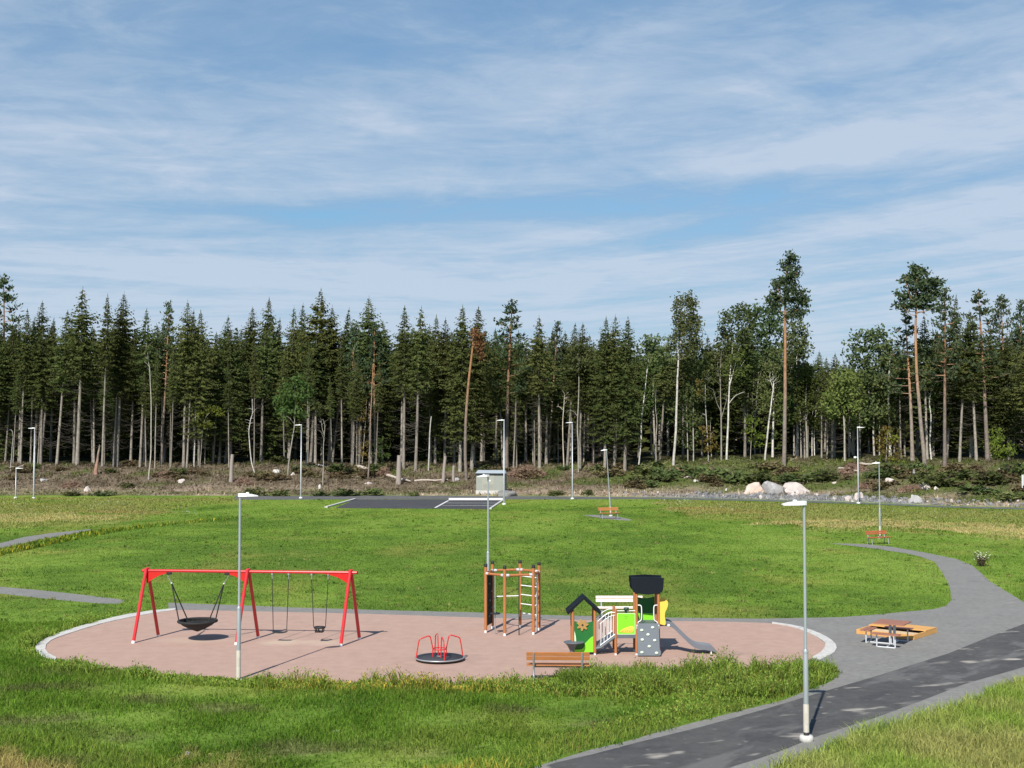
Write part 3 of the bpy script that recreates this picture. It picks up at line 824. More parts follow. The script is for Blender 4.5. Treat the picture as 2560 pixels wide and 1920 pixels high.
FRONT = [
    # key, base px, top px, label, width
    ('pd', 4, 1150, 2, 690, 'tall pine with layered branches cut by the left photo edge', 1.2),
    ('sc', 13, 1156, 30, 815, 'thin spruce just right of the pine on the left photo edge', .8),
    ('sa', 51, 1159, 61, 776, 'slim dark spruce left of the tall lamp at the far left', .8),
    ('sb', 86, 1159, 100, 756, 'broad dark spruce directly behind the tall lamp at the far left', 1.0),
    ('sc', 76, 1159, 80, 800, 'thin pale trunk spruce beside the lamp at the far left', .7),
    ('sc', 101, 1160, 128, 797, 'leaning spruce right of the far left lamp', .9),
    ('sa', 142, 1163, 164, 781, 'spruce with bare grey trunk left of the spruce with a see-through top', 1.0),
    ('se', 193, 1163, 200, 724, 'tallest spruce of the left wood, sky showing through its ragged top', 1.25),
    ('sc', 256, 1166, 263, 740, 'narrow pointed spruce beside the broken splintered trunk', .8),
    ('sa', 284, 1169, 296, 790, 'left one of a close pair of bare trunks, thinner crown', .8),
    ('sb', 292, 1169, 304, 735, 'right one of a close pair of bare trunks, tall dense crown', 1.1),
    ('se', 350, 1169, 362, 776, 'spruce with a pale bare trunk left of the winding bare birch', .9),
    ('pc', 403, 1162, 418, 759, 'bluish pine with orange upper trunk among dark spruces', .8),
    ('sb', 459, 1169, 466, 757, 'dense spruce, left of two trunks beside the white forked birch', 1.0),
    ('sa', 467, 1169, 480, 780, 'slim spruce touching the white forked birch', .7),
    ('sd', 497, 1166, 497, 783, 'spruce right of the white forked birch with bright leaves before it', 1.0),
    ('sb', 548, 1161, 566, 793, 'dark spruce left of the wavy thin bare birch', 1.0),
    ('sa', 563, 1159, 590, 826, 'lower spruce right behind the wavy thin bare birch', .9),
    ('sb', 628, 1152, 629, 771, 'spruce with straight pale trunk behind the crooked white birch', 1.0),
    ('sd', 656, 1152, 670, 750, 'tall pointed spruce left of the leafy tree behind the street lamp', 1.1),
    ('sa', 668, 1153, 697, 800, 'small spruce filling the gap right of the tall pointed spruce', .8),
    ('se', 729, 1146, 733, 771, 'spruce whose trunk rises out of the leafy tree behind the street lamp', .9),
    ('sa', 738, 1148, 755, 764, 'second top beside the spruce rising from the leafy tree', .9),
    ('sy', 779, 1154, 799, 728, 'bushy yellow-green spruce with a thick pale trunk, brightest of the wood', 1.15),
    ('sb', 823, 1156, 829, 769, 'dark spruce tight against the bushy yellow-green spruce', 1.0),
    ('sa', 831, 1155, 871, 774, 'slim spruce top between the yellow-green spruce and the reddish pine', .8),
    ('pc', 881, 1162, 883, 812, 'pine with straight reddish trunk and soft green crown', 1.0),
    ('sb', 926, 1160, 920, 745, 'broad bushy-topped spruce above the rusty young tree', 1.3),
    ('pc', 938, 1160, 934, 812, 'small green pine crown in front of the broad bushy-topped spruce', .8),
    ('sa', 1009, 1172, 1010, 770, 'spruce behind the high stump left of the broken white birch', 1.0),
    ('se', 1039, 1177, 1052, 772, 'spruce with tall bare pale trunk left of the broken white birch', 1.1),
    ('sd', 1088, 1160, 1090, 793, 'dark spruce straight above the broken white birch', 1.0),
    ('sb', 1112, 1162, 1113, 800, 'dark low spruce right of the broken white birch', 1.0),
    ('sd', 1150, 1179, 1156, 768, 'full spruce with branches to the ground left of the red-topped dead pine', 1.15),
    ('sd', 1179, 1179, 1196, 772, 'full spruce with branches to the ground right of the red-topped dead pine', 1.2),
    ('pd', 1266, 1172, 1276, 755, 'large pine with orange trunk rising behind the utility cabinet', 1.25),
    ('sa', 1258, 1172, 1242, 860, 'dim grey trunk spruce behind the left part of the big pine by the cabinet', .8),
    ('se', 1349, 1169, 1348, 796, 'spruce with straight pale trunk above the brown brush heap', 1.1),
    ('pc', 1371, 1153, 1395, 806, 'bluish pine top leaning right beside the spruce over the brush heap', .8),
    ('sa', 1418, 1169, 1439, 816, 'spruce behind the crooked dead stem and the street lamp', .9),
    ('sb', 1450, 1170, 1458, 811, 'spruce behind the pale aspen by the street lamp', 1.0),
    ('sd', 1512, 1182, 1517, 798, 'left one of three dense spruces standing in a row', 1.0),
    ('sb', 1536, 1179, 1540, 796, 'middle one of three dense spruces standing in a row', 1.0),
    ('sd', 1562, 1179, 1571, 799, 'right one of three dense spruces, with the brightest trunk', 1.1),
    ('sa', 1650, 1150, 1672, 850, 'dark spruce in the low gap left of the tall twin-topped birch', 1.0),
    ('sb', 2040, 1130, 2051, 880, 'small far spruce in the low gap of the tree line, left one', 1.0),
    ('sa', 2062, 1130, 2068, 898, 'small far spruce in the low gap of the tree line, middle one', 1.0),
    ('sb', 2083, 1131, 2090, 886, 'small far spruce in the low gap of the tree line, right one', 1.0),
    ('sa', 2112, 1151, 2114, 905, 'spruce with straight grey trunk left of the thin street lamp', .9),
    ('pd', 2281, 1152, 2273, 784, 'pine with flat branches reaching left beside the tall bare-stemmed pine', 1.1),
    ('sa', 2318, 1150, 2316, 794, 'bluish spruce between the two tallest pines on the right', .9),
    ('pc', 2362, 1172, 2370, 724, 'slender pine with orange stem right of the tallest right-hand pine', .95),
    ('sd', 2367, 1149, 2397, 745, 'dark spruce tucked behind the slender orange-stemmed pine', .8),
    ('se', 2399, 1154, 2420, 830, 'spruce with thick grey trunk and short side snags', 1.0),
    ('pd', 2469, 1152, 2455, 728, 'bushy pine with reddish lower trunk near the right edge', 1.15),
    ('sb', 2441, 1152, 2432, 780, 'dark spruce left of the bushy red-trunk pine', 1.0),
    ('pb', 2512, 1122, 2509, 738, 'narrow pine with long clear orange stem near the right edge', .9),
    ('pc', 2553, 1125, 2559, 753, 'pine standing on the right photo edge', 1.0),
    ('sb', 2535, 1135, 2534, 850, 'low dark spruce between the last two pines on the right', 1.1),
]
for i, (k, bx, by, tx, ty, lab, w_) in enumerate(FRONT):
    tree_px(k, bx, by, tx, ty, lab, w_ * .92)


# ---- trees with a character of their own: stems followed point by point, crowns in clumps
def own_tree(name, label, base, stems, crowns, bmat, seed, cat='tree', r0=.11, twigs=0, hang=0.0, size=.24, trunk_name='trunk'):
    """stems: list of (pixel polyline from the base, r0, r1, depth drift); crowns: list of (px, py, rx, rz metres, n faces, leaf material, depth)"""
    g_ = ground_hit(*base); sc = F / g_.y; rr = random.Random(seed)
    L = lambda px, py, dy=0.0: Vector(((px - base[0]) / sc, dy, (base[1] - py) / sc))
    t = thing(name, label, cat, g_)
    mb = MB(); allp = []
    for pl, ra, rb, dy in stems:
        pts = [L(*p) for p in smooth_poly(pl, 4, False)]
        n = len(pts)
        for i, p in enumerate(pts): p.y = dy * i / n + .06 * math.sin(i * 1.3 + seed)
        if pl[0] == base: pts[0].z = -.4
        mb.path(pts, [ra + (rb - ra) * i / (n - 1) for i in range(n)], 7)
        allp += pts[n // 2:]
    for i in range(twigs):
        p = rr.choice(allp); a = rr.uniform(0, 6.28); l = rr.uniform(.4, 1.3)
        d = Vector((math.cos(a) * .7, math.sin(a) * .7, rr.uniform(.2, .9)))
        mb.path([p, p + d * l * .6, p + d * l + Vector((0, 0, -.1 * l))], [.022, .014, .005], 4, cap=False)
    mb.build(trunk_name, bmat, t)
    bym = {}
    for px, py, rx, rz, n, mt_, dy in crowns: bym.setdefault(mt_.name, (mt_, []))[1].append((px, py, rx, rz, n, dy))
    for mt_, lst in bym.values():
        cb = MB()
        for px, py, rx, rz, n, dy in lst: cluster(cb, L(px, py, dy), rx, rz, n, size, rr, hang=hang)
        cb.build('crown', mt_, t)
    return t


def polyc(pts, rx, rz, n, mt_, dy=.0): return [(x, y, rx, rz, n, mt_, dy + random.Random(int(x * 7 + y)).uniform(-.8, .8)) for x, y in pts]


own_tree('birch_tree', 'winding bare grey birch standing in front of the spruces, left part of the wood', (371, 1200), [([(371, 1200), (376, 1130), (375, 1020), (371, 940), (366, 900), (360, 862)], .09, .03, .3)], [(362, 880, .7, .9, 60, L_birch, 0)], B_grey, 3, twigs=14)
own_tree('birch_tree', 'white forked birch with a bare broken top, in front of dark spruces', (485, 1167), [([(485, 1167), (487, 1060), (487, 1010), (489, 985), (487, 950), (490, 915), (497, 890), (502, 864)], .10, .03, .2), ([(489, 985), (496, 960), (505, 942)], .05, .02, -.3)], [], B_birch, 4, twigs=8)
own_tree('young_tree', 'small tree with a bright yellow-green leaf tuft beside the white forked birch', (500, 1168), [([(500, 1168), (505, 1100), (512, 1050), (530, 1028)], .05, .02, -.5)], polyc([(515, 1030), (535, 1024), (548, 1030), (503, 1040), (522, 1062), (500, 1062)], .55, .35, 70, L_yel, -.4), B_grey, 5, cat='tree', size=.2)
own_tree('birch_tree', 'wavy thin bare birch left of the high grey stump', (570, 1156), [([(570, 1156), (576, 1110), (575, 1060), (570, 1020), (568, 975), (565, 946)], .075, .025, .2), ([(568, 985), (576, 960), (582, 940)], .04, .015, .2)], [], B_birch, 6, twigs=10)
own_tree('birch_tree', 'crooked white birch bowed at its foot, right of the high grey stump', (638, 1190), [([(638, 1190), (628, 1155), (624, 1120), (621, 1085), (624, 1055), (629, 1035), (628, 1000)], .08, .03, .2)], [], B_birch, 7, twigs=8)
own_tree('aspen_tree', 'leaning leafy tree with pale stem behind the street lamp', (719, 1190), [([(719, 1190), (725, 1130), (733, 1080), (736, 1040), (737, 1000), (733, 960)], .10, .03, .2), ([(734, 1060), (722, 1045), (706, 1038)], .05, .015, 0)],
         polyc([(722, 960), (740, 950), (755, 965), (715, 985), (738, 990), (758, 995), (708, 1010), (728, 1020), (750, 1030), (700, 1000), (762, 975), (712, 1035)], .85, .8, 90, L_leaf), B_grey, 8, size=.26)
own_tree('birch_tree', 'thin bare stem with a forked dead top before the yellow-green spruce', (807, 1213), [([(807, 1213), (808, 1160), (808, 1110), (811, 1070), (806, 1048)], .06, .02, .1), ([(809, 1085), (804, 1070), (801, 1045)], .035, .012, .1)], polyc([(800, 1030), (812, 1022), (795, 1012)], .6, .5, 40, L_birch), B_grey, 9, twigs=12)
own_tree('pine_tree', 'slender curved stem with orange upper bark and a rusty bush in front', (920, 1200), [([(920, 1200), (924, 1130), (925, 1060), (927, 1010), (929, 960), (931, 910)], .10, .05, .2)], [], B_pine, 10, twigs=6)
own_tree('young_tree', 'rusty brown-green young tree in front of the curved orange stem', (905, 1165), [([(905, 1165), (910, 1100), (914, 1040), (916, 990)], .06, .02, 0)], polyc([(905, 975), (922, 965), (912, 1000), (928, 990), (900, 1010), (918, 1030), (906, 1050), (928, 1045), (905, 1085), (915, 1110), (898, 1120), (912, 1140)], .65, .65, 60, L_rust), B_grey, 11, size=.2)
own_tree('young_tree', 'bright green sapling among dark trunks left of the high stumps', (954, 1165), [([(954, 1165), (955, 1130), (955, 1100)], .04, .015, 0)], polyc([(954, 1105), (948, 1120), (960, 1122), (944, 1138), (956, 1140), (966, 1142), (950, 1155)], .5, .4, 60, L_leaf), B_grey, 12, size=.2)
own_tree('dead_birch', 'broken white birch stem without branches before the dark wood', (1071, 1176), [([(1071, 1176), (1073, 1130), (1074, 1090), (1076, 1060), (1078, 1042)], .11, .06, 0)], [], B_birch, 13, trunk_name='stem')
own_tree('dead_pine', 'tall leaning dead pine with a drooping red-brown top', (1166, 1202), [([(1166, 1202), (1163, 1130), (1165, 1040), (1172, 950), (1180, 880), (1184, 835), (1182, 822)], .22, .09, .2), ([(1183, 850), (1188, 846), (1193, 860)], .05, .02, -.3), ([(1182, 835), (1174, 832), (1170, 834)], .04, .015, 0)],
         polyc([(1190, 838), (1196, 850), (1200, 862), (1192, 858), (1203, 845), (1199, 836), (1204, 866), (1194, 868), (1186, 826), (1200, 875)], .35, .6, 60, L_red, -.3), B_pine, 14, hang=.5, size=.2)
own_tree('dead_tree', 'crooked dead stem with stubby side branches left of the pale aspen', (1410, 1172), [([(1410, 1172), (1408, 1120), (1407, 1060), (1410, 1015), (1412, 985)], .09, .03, 0), ([(1407, 1025), (1400, 1018), (1392, 1017)], .04, .015, 0), ([(1411, 1010), (1416, 1005), (1419, 1000)], .03, .012, 0)], [], B_dead, 15, twigs=8)
own_tree('aspen_tree', 'pale aspen with a light green top right of the street lamp', (1446, 1181), [([(1446, 1181), (1446, 1120), (1444, 1070), (1447, 1000), (1448, 950), (1446, 900), (1450, 860)], .11, .04, .2), ([(1443, 1042), (1435, 1032), (1424, 1028), (1415, 1033)], .04, .012, 0)],
         polyc([(1446, 870), (1458, 880), (1436, 895), (1450, 905), (1462, 900), (1470, 885), (1440, 915), (1432, 880), (1466, 920)], .8, .8, 80, L_birch), B_grey, 16, size=.22)
own_tree('birch_tree', 'slanting pale birch between three dense spruces and the dark gap', (1595, 1180), [([(1595, 1180), (1602, 1120), (1605, 1050), (1612, 990), (1619, 930), (1623, 900)], .10, .04, .2)], polyc([(1625, 890), (1635, 880), (1612, 870), (1640, 900), (1622, 860), (1650, 885), (1640, 855), (1655, 860), (1612, 900), (1660, 900)], 1.0, .9, 90, L_leaf_d, .5), B_birch, 17, twigs=8, size=.26)
own_tree('birch_tree', 'thin curved grey stem in the dark gap left of the twin-topped birch', (1641, 1164), [([(1641, 1164), (1640, 1110), (1643, 1060), (1640, 1020), (1641, 985)], .08, .03, .3)], [], B_grey, 18, twigs=10)
own_tree('birch_tree', 'tall white birch with twin drooping tops above the tree line', (1683, 1164), [([(1683, 1164), (1690, 1080), (1693, 1000), (1696, 930), (1699, 880), (1702, 845), (1704, 800), (1707, 750)], .18, .03, .2), ([(1701, 862), (1708, 830), (1714, 800), (1724, 760), (1728, 732)], .08, .02, .4), ([(1697, 905), (1692, 880), (1690, 860)], .05, .015, -.3)],
         polyc([(1704, 745), (1700, 765), (1708, 780), (1696, 795), (1705, 805), (1700, 825), (1726, 735), (1722, 755), (1733, 760), (1728, 780), (1738, 790), (1722, 800), (1735, 812), (1728, 830), (1744, 800), (1742, 830), (1718, 850), (1738, 852), (1690, 838), (1712, 870), (1746, 850), (1730, 868), (1680, 860), (1712, 820)], .66, .75, 150, L_birch), B_birch, 19, hang=.5, size=.20, twigs=24)
own_tree('birch_tree', 'two grey stems with leafy middle crown right of the twin-topped birch', (1720, 1158), [([(1720, 1158), (1719, 1100), (1718, 1040), (1716, 990)], .09, .03, 0), ([(1734, 1157), (1734, 1080), (1735, 1010), (1733, 940)], .10, .03, .6)],
         polyc([(1705, 985), (1720, 970), (1735, 975), (1748, 990), (1700, 1005), (1722, 1005), (1742, 1015), (1715, 1035), (1735, 1040), (1752, 1050), (1705, 1060), (1728, 1075), (1748, 1085), (1700, 1095), (1720, 1110), (1680, 1010), (1690, 1030), (1745, 940), (1725, 930), (1738, 905), (1750, 880), (1760, 910), (1715, 905)], .9, .85, 75, L_leaf_d), B_grey, 20, size=.25)
own_tree('young_tree', 'yellowing small birch with rusty lower leaves in front of bare white stems', (1771, 1153), [([(1771, 1153), (1769, 1100), (1766, 1040), (1764, 980), (1768, 940)], .07, .02, 0), ([(1779, 1153), (1778, 1110), (1777, 1070)], .05, .02, .3)],
         polyc([(1764, 940), (1772, 955), (1758, 965), (1768, 980), (1776, 990), (1760, 1000)], .6, .7, 55, L_birch) + polyc([(1770, 1080), (1782, 1095), (1762, 1100), (1775, 1115), (1790, 1120), (1768, 1130), (1758, 1075), (1750, 985), (1745, 960)], .6, .6, 50, L_rust), B_birch, 21, size=.2, twigs=12)
own_tree('birch_tree', 'grey birch with many bare upward branches left of the white forked birch', (1803, 1152), [([(1803, 1152), (1804, 1080), (1803, 1000), (1803, 930), (1806, 880)], .12, .03, .2), ([(1803, 1030), (1792, 1005), (1784, 975)], .05, .015, -.3), ([(1804, 1045), (1814, 1015), (1820, 990)], .05, .015, .3), ([(1803, 960), (1797, 930), (1796, 905)], .04, .012, .2)],
         polyc([(1806, 870), (1815, 850), (1800, 885), (1812, 890)], .6, .7, 40, L_birch), B_grey, 22, twigs=26, size=.2)
own_tree('birch_tree', 'white forked birch under the broad dark crown', (1816, 1150), [([(1816, 1150), (1820, 1080), (1823, 1010), (1826, 950), (1832, 890), (1836, 850)], .15, .03, .2), ([(1825, 965), (1838, 920), (1848, 880), (1856, 855)], .07, .02, .4), ([(1830, 940), (1850, 920), (1864, 900)], .04, .015, -.4), ([(1823, 1010), (1840, 990), (1862, 980)], .05, .012, -.3)],
         polyc([(1835, 870), (1850, 885), (1842, 905), (1828, 900), (1860, 880), (1820, 925), (1852, 930), (1866, 915), (1838, 945)], .8, .7, 60, L_leaf) + polyc([(1818, 800), (1830, 785), (1845, 775), (1860, 768), (1822, 820), (1838, 805), (1852, 798), (1868, 790), (1826, 840), (1842, 830), (1858, 822), (1872, 815), (1808, 830), (1806, 855), (1866, 840), (1848, 850)], .85, .75, 85, L_leaf_d), B_birch, 23, twigs=16, size=.24)
own_tree('alder_tree', 'broad dark-crowned tree on several grey stems left of the tallest pine', (1864, 1137), [([(1864, 1137), (1868, 1060), (1872, 980), (1870, 920), (1880, 850)], .12, .03, .2), ([(1887, 1147), (1888, 1070), (1894, 990), (1900, 920), (1905, 850)], .13, .03, .3), ([(1889, 1050), (1882, 1000), (1888, 950), (1886, 900)], .08, .02, .5), ([(1901, 1150), (1901, 1080), (1900, 1020)], .06, .02, .7), ([(1896, 960), (1908, 920), (1925, 890), (1935, 878)], .05, .015, -.3), ([(1864, 1040), (1857, 1020), (1854, 1000)], .04, .012, 0)],
         polyc([(1880, 775), (1895, 785), (1885, 800), (1902, 775), (1915, 790), (1930, 780), (1942, 775), (1955, 790), (1895, 815), (1912, 812), (1928, 805), (1945, 808), (1880, 830), (1900, 838), (1918, 835), (1936, 832), (1952, 835), (1890, 860), (1912, 862), (1932, 858), (1950, 865), (1905, 885), (1928, 885), (1945, 895), (1885, 885), (1920, 910), (1940, 925), (1900, 915), (1880, 910)], 1.0, .85, 95, L_leaf_d), B_grey, 24, twigs=14, size=.26)
own_tree('young_tree', 'yellow-green sapling in front of the many grey stems', (1876, 1150), [([(1876, 1150), (1878, 1090), (1882, 1050)], .04, .015, -.6)], polyc([(1880, 1045), (1888, 1052), (1874, 1058), (1885, 1070), (1895, 1090), (1880, 1098), (1905, 1095), (1870, 1080), (1895, 1110)], .5, .45, 45, L_yel), B_grey, 25, size=.19)
own_tree('birch_tree', 'leaning pale birch with a bare forked top just left of the tallest pine', (1912, 1150), [([(1912, 1150), (1920, 1080), (1928, 1020), (1934, 975), (1936, 955)], .13, .05, 0), ([(1934, 970), (1929, 955), (1926, 942)], .05, .015, 0)], polyc([(1920, 1000), (1945, 1010), (1940, 1035), (1950, 990)], .7, .6, 50, L_leaf), B_birch, 26, twigs=10)
# the tallest pine: stem and brushes of its own
own_tree('pine_tree', 'tallest tree: pine with long bare orange stem right of the birches', (1960, 1165), [([(1960, 1165), (1963, 1060), (1965, 960), (1966, 860), (1967, 780), (1968, 720), (1974, 660), (1977, 640)], .27, .05, .2)] +
         [([(1967, y0), ((1967 + x1) / 2, y0 - 6), (x1, y1)], .06, .02, d_) for y0, x1, y1, d_ in ((780, 1930, 745, .8), (785, 2010, 765, -.6), (760, 1945, 720, -.8), (755, 2000, 730, .9), (740, 1950, 700, .4), (790, 2016, 760, .3), (720, 1995, 680, -.4))],
         polyc([(1976, 640), (1982, 650), (1970, 655), (1988, 665), (1975, 672), (1992, 680), (1980, 690), (1968, 700), (1985, 705), (1955, 705), (1948, 715), (1965, 720), (1978, 728), (1992, 722), (2003, 732), (1935, 735), (1945, 745), (1928, 752), (1958, 742), (1972, 750), (1986, 750), (2000, 752), (2010, 748), (2018, 758), (1938, 765), (1952, 760), (1985, 772), (1998, 775), (2008, 782), (1978, 790), (1990, 795)], .70, .42, 100, L_pine), B_pine, 27, size=.23, twigs=5)
own_tree('alder_tree', 'leafy dark tree bulging out right behind the tallest pine', (1985, 1140), [([(1985, 1140), (1988, 1050), (1994, 950), (2000, 880)], .12, .04, 1.5)],
         polyc([(1990, 810), (2005, 820), (2018, 825), (1985, 840), (2000, 848), (2015, 860), (1990, 875), (2008, 885), (1978, 900), (1998, 910), (2012, 870), (1985, 935), (2005, 940), (1975, 865)], 1.0, .9, 95, L_leaf_d, 1.5), B_grey, 28, size=.27)
own_tree('aspen_tree', 'round mid-green leafy tree in the low gap, left of the bent birch', (2008, 1135), [([(2008, 1135), (2010, 1060), (2012, 990)], .09, .03, 1)],
         polyc([(2000, 935), (2015, 930), (2028, 945), (1990, 955), (2008, 958), (2025, 968), (1985, 980), (2002, 985), (2020, 995), (1992, 1010), (2012, 1015), (2030, 1020), (2036, 985), (2045, 1000), (1980, 1020), (2000, 1035), (2022, 1040), (1970, 1000), (1968, 1030), (1985, 1050)], .95, .85, 90, L_leaf, 1), B_grey, 29, size=.27)
own_tree('birch_tree', 'bent birch with bare stems arching right in the low gap', (2030, 1140), [([(2030, 1140), (2031, 1080), (2034, 1020), (2045, 980), (2062, 960), (2078, 955)], .07, .02, -.3), ([(2036, 1140), (2037, 1060), (2045, 1010), (2058, 985), (2074, 972)], .07, .02, 0), ([(2034, 1020), (2040, 985), (2052, 965)], .04, .012, .3)],
         polyc([(2080, 955), (2090, 962), (2075, 966)], .5, .4, 40, L_leaf), B_birch, 30, twigs=24)
own_tree('aspen_tree', 'yellowish-green leafy tree with grey trunk in the low gap', (2112, 1152), [([(2112, 1152), (2112, 1080), (2111, 1010), (2112, 960)], .10, .03, .3)],
         polyc([(2112, 925), (2125, 932), (2102, 940), (2118, 950), (2132, 950), (2095, 960), (2110, 970), (2128, 975), (2100, 990), (2120, 1000), (2138, 995), (2090, 1010), (2110, 1025), (2130, 1030), (2085, 985), (2075, 1000), (2065, 1020), (2080, 1035), (2148, 1020)], .9, .8, 85, L_leaf), B_grey, 31, size=.26)
own_tree('alder_tree', 'big dark leafy tree with a pale forked trunk left of the twin tall pines', (2186, 1139), [([(2186, 1139), (2184, 1090), (2186, 1040), (2176, 990), (2170, 955)], .14, .05, .2), ([(2178, 1000), (2174, 960), (2176, 930)], .06, .02, .5), ([(2199, 1145), (2199, 1100), (2200, 1060)], .10, .04, 0), ([(2186, 1045), (2195, 1034), (2210, 1036)], .05, .012, 0), ([(2172, 960), (2160, 920), (2150, 880)], .05, .015, .4)],
         polyc([(2152, 840), (2148, 862), (2160, 870), (2185, 832), (2175, 845), (2195, 850), (2206, 838), (2212, 858), (2140, 885), (2158, 892), (2178, 870), (2195, 878), (2210, 882), (2225, 870), (2130, 905), (2148, 912), (2168, 905), (2188, 905), (2208, 908), (2225, 900), (2140, 935), (2160, 935), (2195, 935), (2215, 938), (2235, 920), (2150, 960), (2190, 962), (2212, 968), (2230, 955), (2145, 985), (2160, 1000), (2200, 995), (2222, 1000), (2150, 1020), (2165, 1030), (2210, 1025), (2230, 1030), (2165, 1060), (2210, 1060), (2232, 985), (2240, 960)], 1.0, .85, 80, L_leaf_d), B_grey, 32, size=.26)
own_tree('young_tree', 'yellow-green bush-like sapling under the big dark leafy tree', (2215, 1158), [([(2215, 1158), (2216, 1110), (2218, 1080)], .05, .02, -.5)], polyc([(2215, 1080), (2228, 1088), (2206, 1095), (2222, 1105), (2236, 1112), (2210, 1118), (2225, 1130), (2240, 1138), (2208, 1140)], .65, .5, 55, L_rust) + polyc([(2220, 1095), (2232, 1100), (2218, 1142), (2232, 1150)], .6, .5, 45, L_yel), B_grey, 33, size=.2)
own_tree('pine_tree', 'tall pine with wide flat-topped crown and long bare stem, right part of the wood', (2312, 1164), [([(2312, 1164), (2304, 1060), (2297, 960), (2294, 860), (2296, 780), (2299, 700), (2302, 665)], .25, .05, .2)] +
         [([(2296, y0), ((2296 + x1) / 2, y0 - 4), (x1, y1)], .055, .018, d_) for y0, x1, y1, d_ in ((780, 2262, 745, .7), (782, 2345, 770, -.5), (750, 2265, 700, -.6), (748, 2348, 700, .6), (735, 2280, 695, .3), (730, 2340, 730, .2), (785, 2325, 790, .2), (790, 2262, 768, -.4))],
         polyc([(2302, 665), (2306, 675), (2297, 680), (2310, 688), (2300, 695), (2285, 695), (2276, 700), (2312, 702), (2322, 705), (2296, 712), (2308, 718), (2335, 712), (2346, 702), (2350, 708), (2324, 722), (2286, 725), (2312, 735), (2340, 728), (2350, 735), (2262, 738), (2274, 742), (2290, 745), (2304, 750), (2322, 748), (2336, 748), (2258, 765), (2272, 765), (2325, 768), (2338, 772), (2300, 762), (2285, 760)], .68, .40, 100, L_pine), B_pine, 34, size=.23, twigs=8)
own_tree('dead_tree', 'thick broken snag between the two tall pines on the right', (2294, 1137), [([(2294, 1137), (2294, 1105), (2294, 1076)], .27, .22, 0)], [], B_dead, 35, trunk_name='stem')
own_tree('birch_tree', 'crooked pale birch stem right of the tall wide-crowned pine', (2328, 1150), [([(2328, 1150), (2326, 1100), (2330, 1050), (2327, 1010), (2333, 975), (2338, 965)], .11, .03, .3)], polyc([(2335, 960), (2325, 990), (2345, 985), (2330, 1020)], .7, .6, 50, L_leaf), B_birch, 36, twigs=12)
own_tree('birch_tree', 'thin pale stem left of the reddish-trunk pine near the right edge', (2432, 1140), [([(2432, 1140), (2433, 1080), (2432, 1020), (2431, 970)], .09, .03, .3)], polyc([(2430, 960), (2440, 985), (2422, 990)], .8, .7, 50, L_leaf), B_birch, 37, twigs=10)
own_tree('young_tree', 'bright yellow-green young tree near the right edge beneath the narrow pine', (2493, 1150), [([(2493, 1150), (2493, 1110), (2494, 1085)], .05, .02, -.3)], polyc([(2492, 1085), (2482, 1098), (2500, 1100), (2490, 1112), (2478, 1120), (2505, 1120), (2495, 1132), (2482, 1140), (2510, 1140), (2520, 1115), (2525, 1135)], .65, .55, 60, L_yel), B_grey, 38, size=.2)
own_tree('broken_trunk', 'splintered reddish broken trunk stub at the edge of the left wood', (240, 1186), [([(240, 1186), (242, 1160), (246, 1130), (248, 1112)], .26, .05, 0), ([(236, 1186), (238, 1165), (238, 1158)], .14, .03, .2)], [], bark('fresh_splinters', (.45, .27, .20), (.36, .29, .23), 1, 3), 39, cat='tree stub', trunk_name='stem')
own_tree('dead_birch', 'small bent dead birch stem at the far left of the bank', (27, 1178), [([(27, 1178), (28, 1140), (31, 1100), (29, 1078), (22, 1075)], .06, .02, 0)], [], B_birch, 40, trunk_name='stem')

# thin stems of the young stand in the low gap
for i, (bx, by, tx, ty) in enumerate([(1990, 1128, 1992, 905), (2003, 1145, 2000, 915), (2012, 1146, 2012, 920), (2020, 1146, 2021, 925), (2054, 1147, 2056, 910), (2068, 1146, 2072, 920), (2079, 1148, 2082, 915), (2087, 1148, 2090, 920), (2135, 1140, 2136, 905), (2150, 1142, 2150, 915), (2252, 1145, 2252, 870), (2236, 1140, 2237, 880), (2262, 1142, 2262, 860), (2123, 1140, 2123, 915)]):
    tree_px('sc', bx, by, tx, ty, 'thin young conifer with bare pole-like stem in the low gap of the wood', .62, 'thin pole-like conifers in the low gap of the wood')


def leafy_crown(seed, mt_, H=20.0):
    rr = random.Random(seed); m = MB()
    for i in range(34):
        t = rr.uniform(.34, .97); a = rr.uniform(0, 6.28); r_ = 2.5 * math.sin(min(1, (1.02 - t) * 2.2) * 1.57) * rr.uniform(.3, 1)
        cluster(m, (r_ * math.cos(a), r_ * math.sin(a), H * t), .95, .8, 70, .27, rr)
    return m.mesh('crown', mt_)


for k, sd_, bk_ in (('da', 61, B_birch), ('db', 62, B_grey)): proto(k, trunk_mesh('trunk', bk_, H0 * .92, .17, sd_, .35), leafy_crown(sd_, L_leaf_d if k == 'da' else L_leaf), None)


# thin bare-stemmed conifers crowded between the front trees
for i in range(38):
    px = rnd.uniform(5, 1600)
    X_ = (px - CX) / F * 168; y = float(np.interp(X_, SFX, SFY)) + rnd.uniform(20, 31); X_ = (px - CX) / F * y; z = float(hgt(X_, y))
    plant_tree('sc', (X_, y, z - .1), rnd.uniform(12, 17.5), 'thin conifer with a bare grey stem crowded in between the front trees', rnd.gauss(0, .02), rnd.uniform(.45, .7), 'thin bare-stemmed conifers between the front trees')


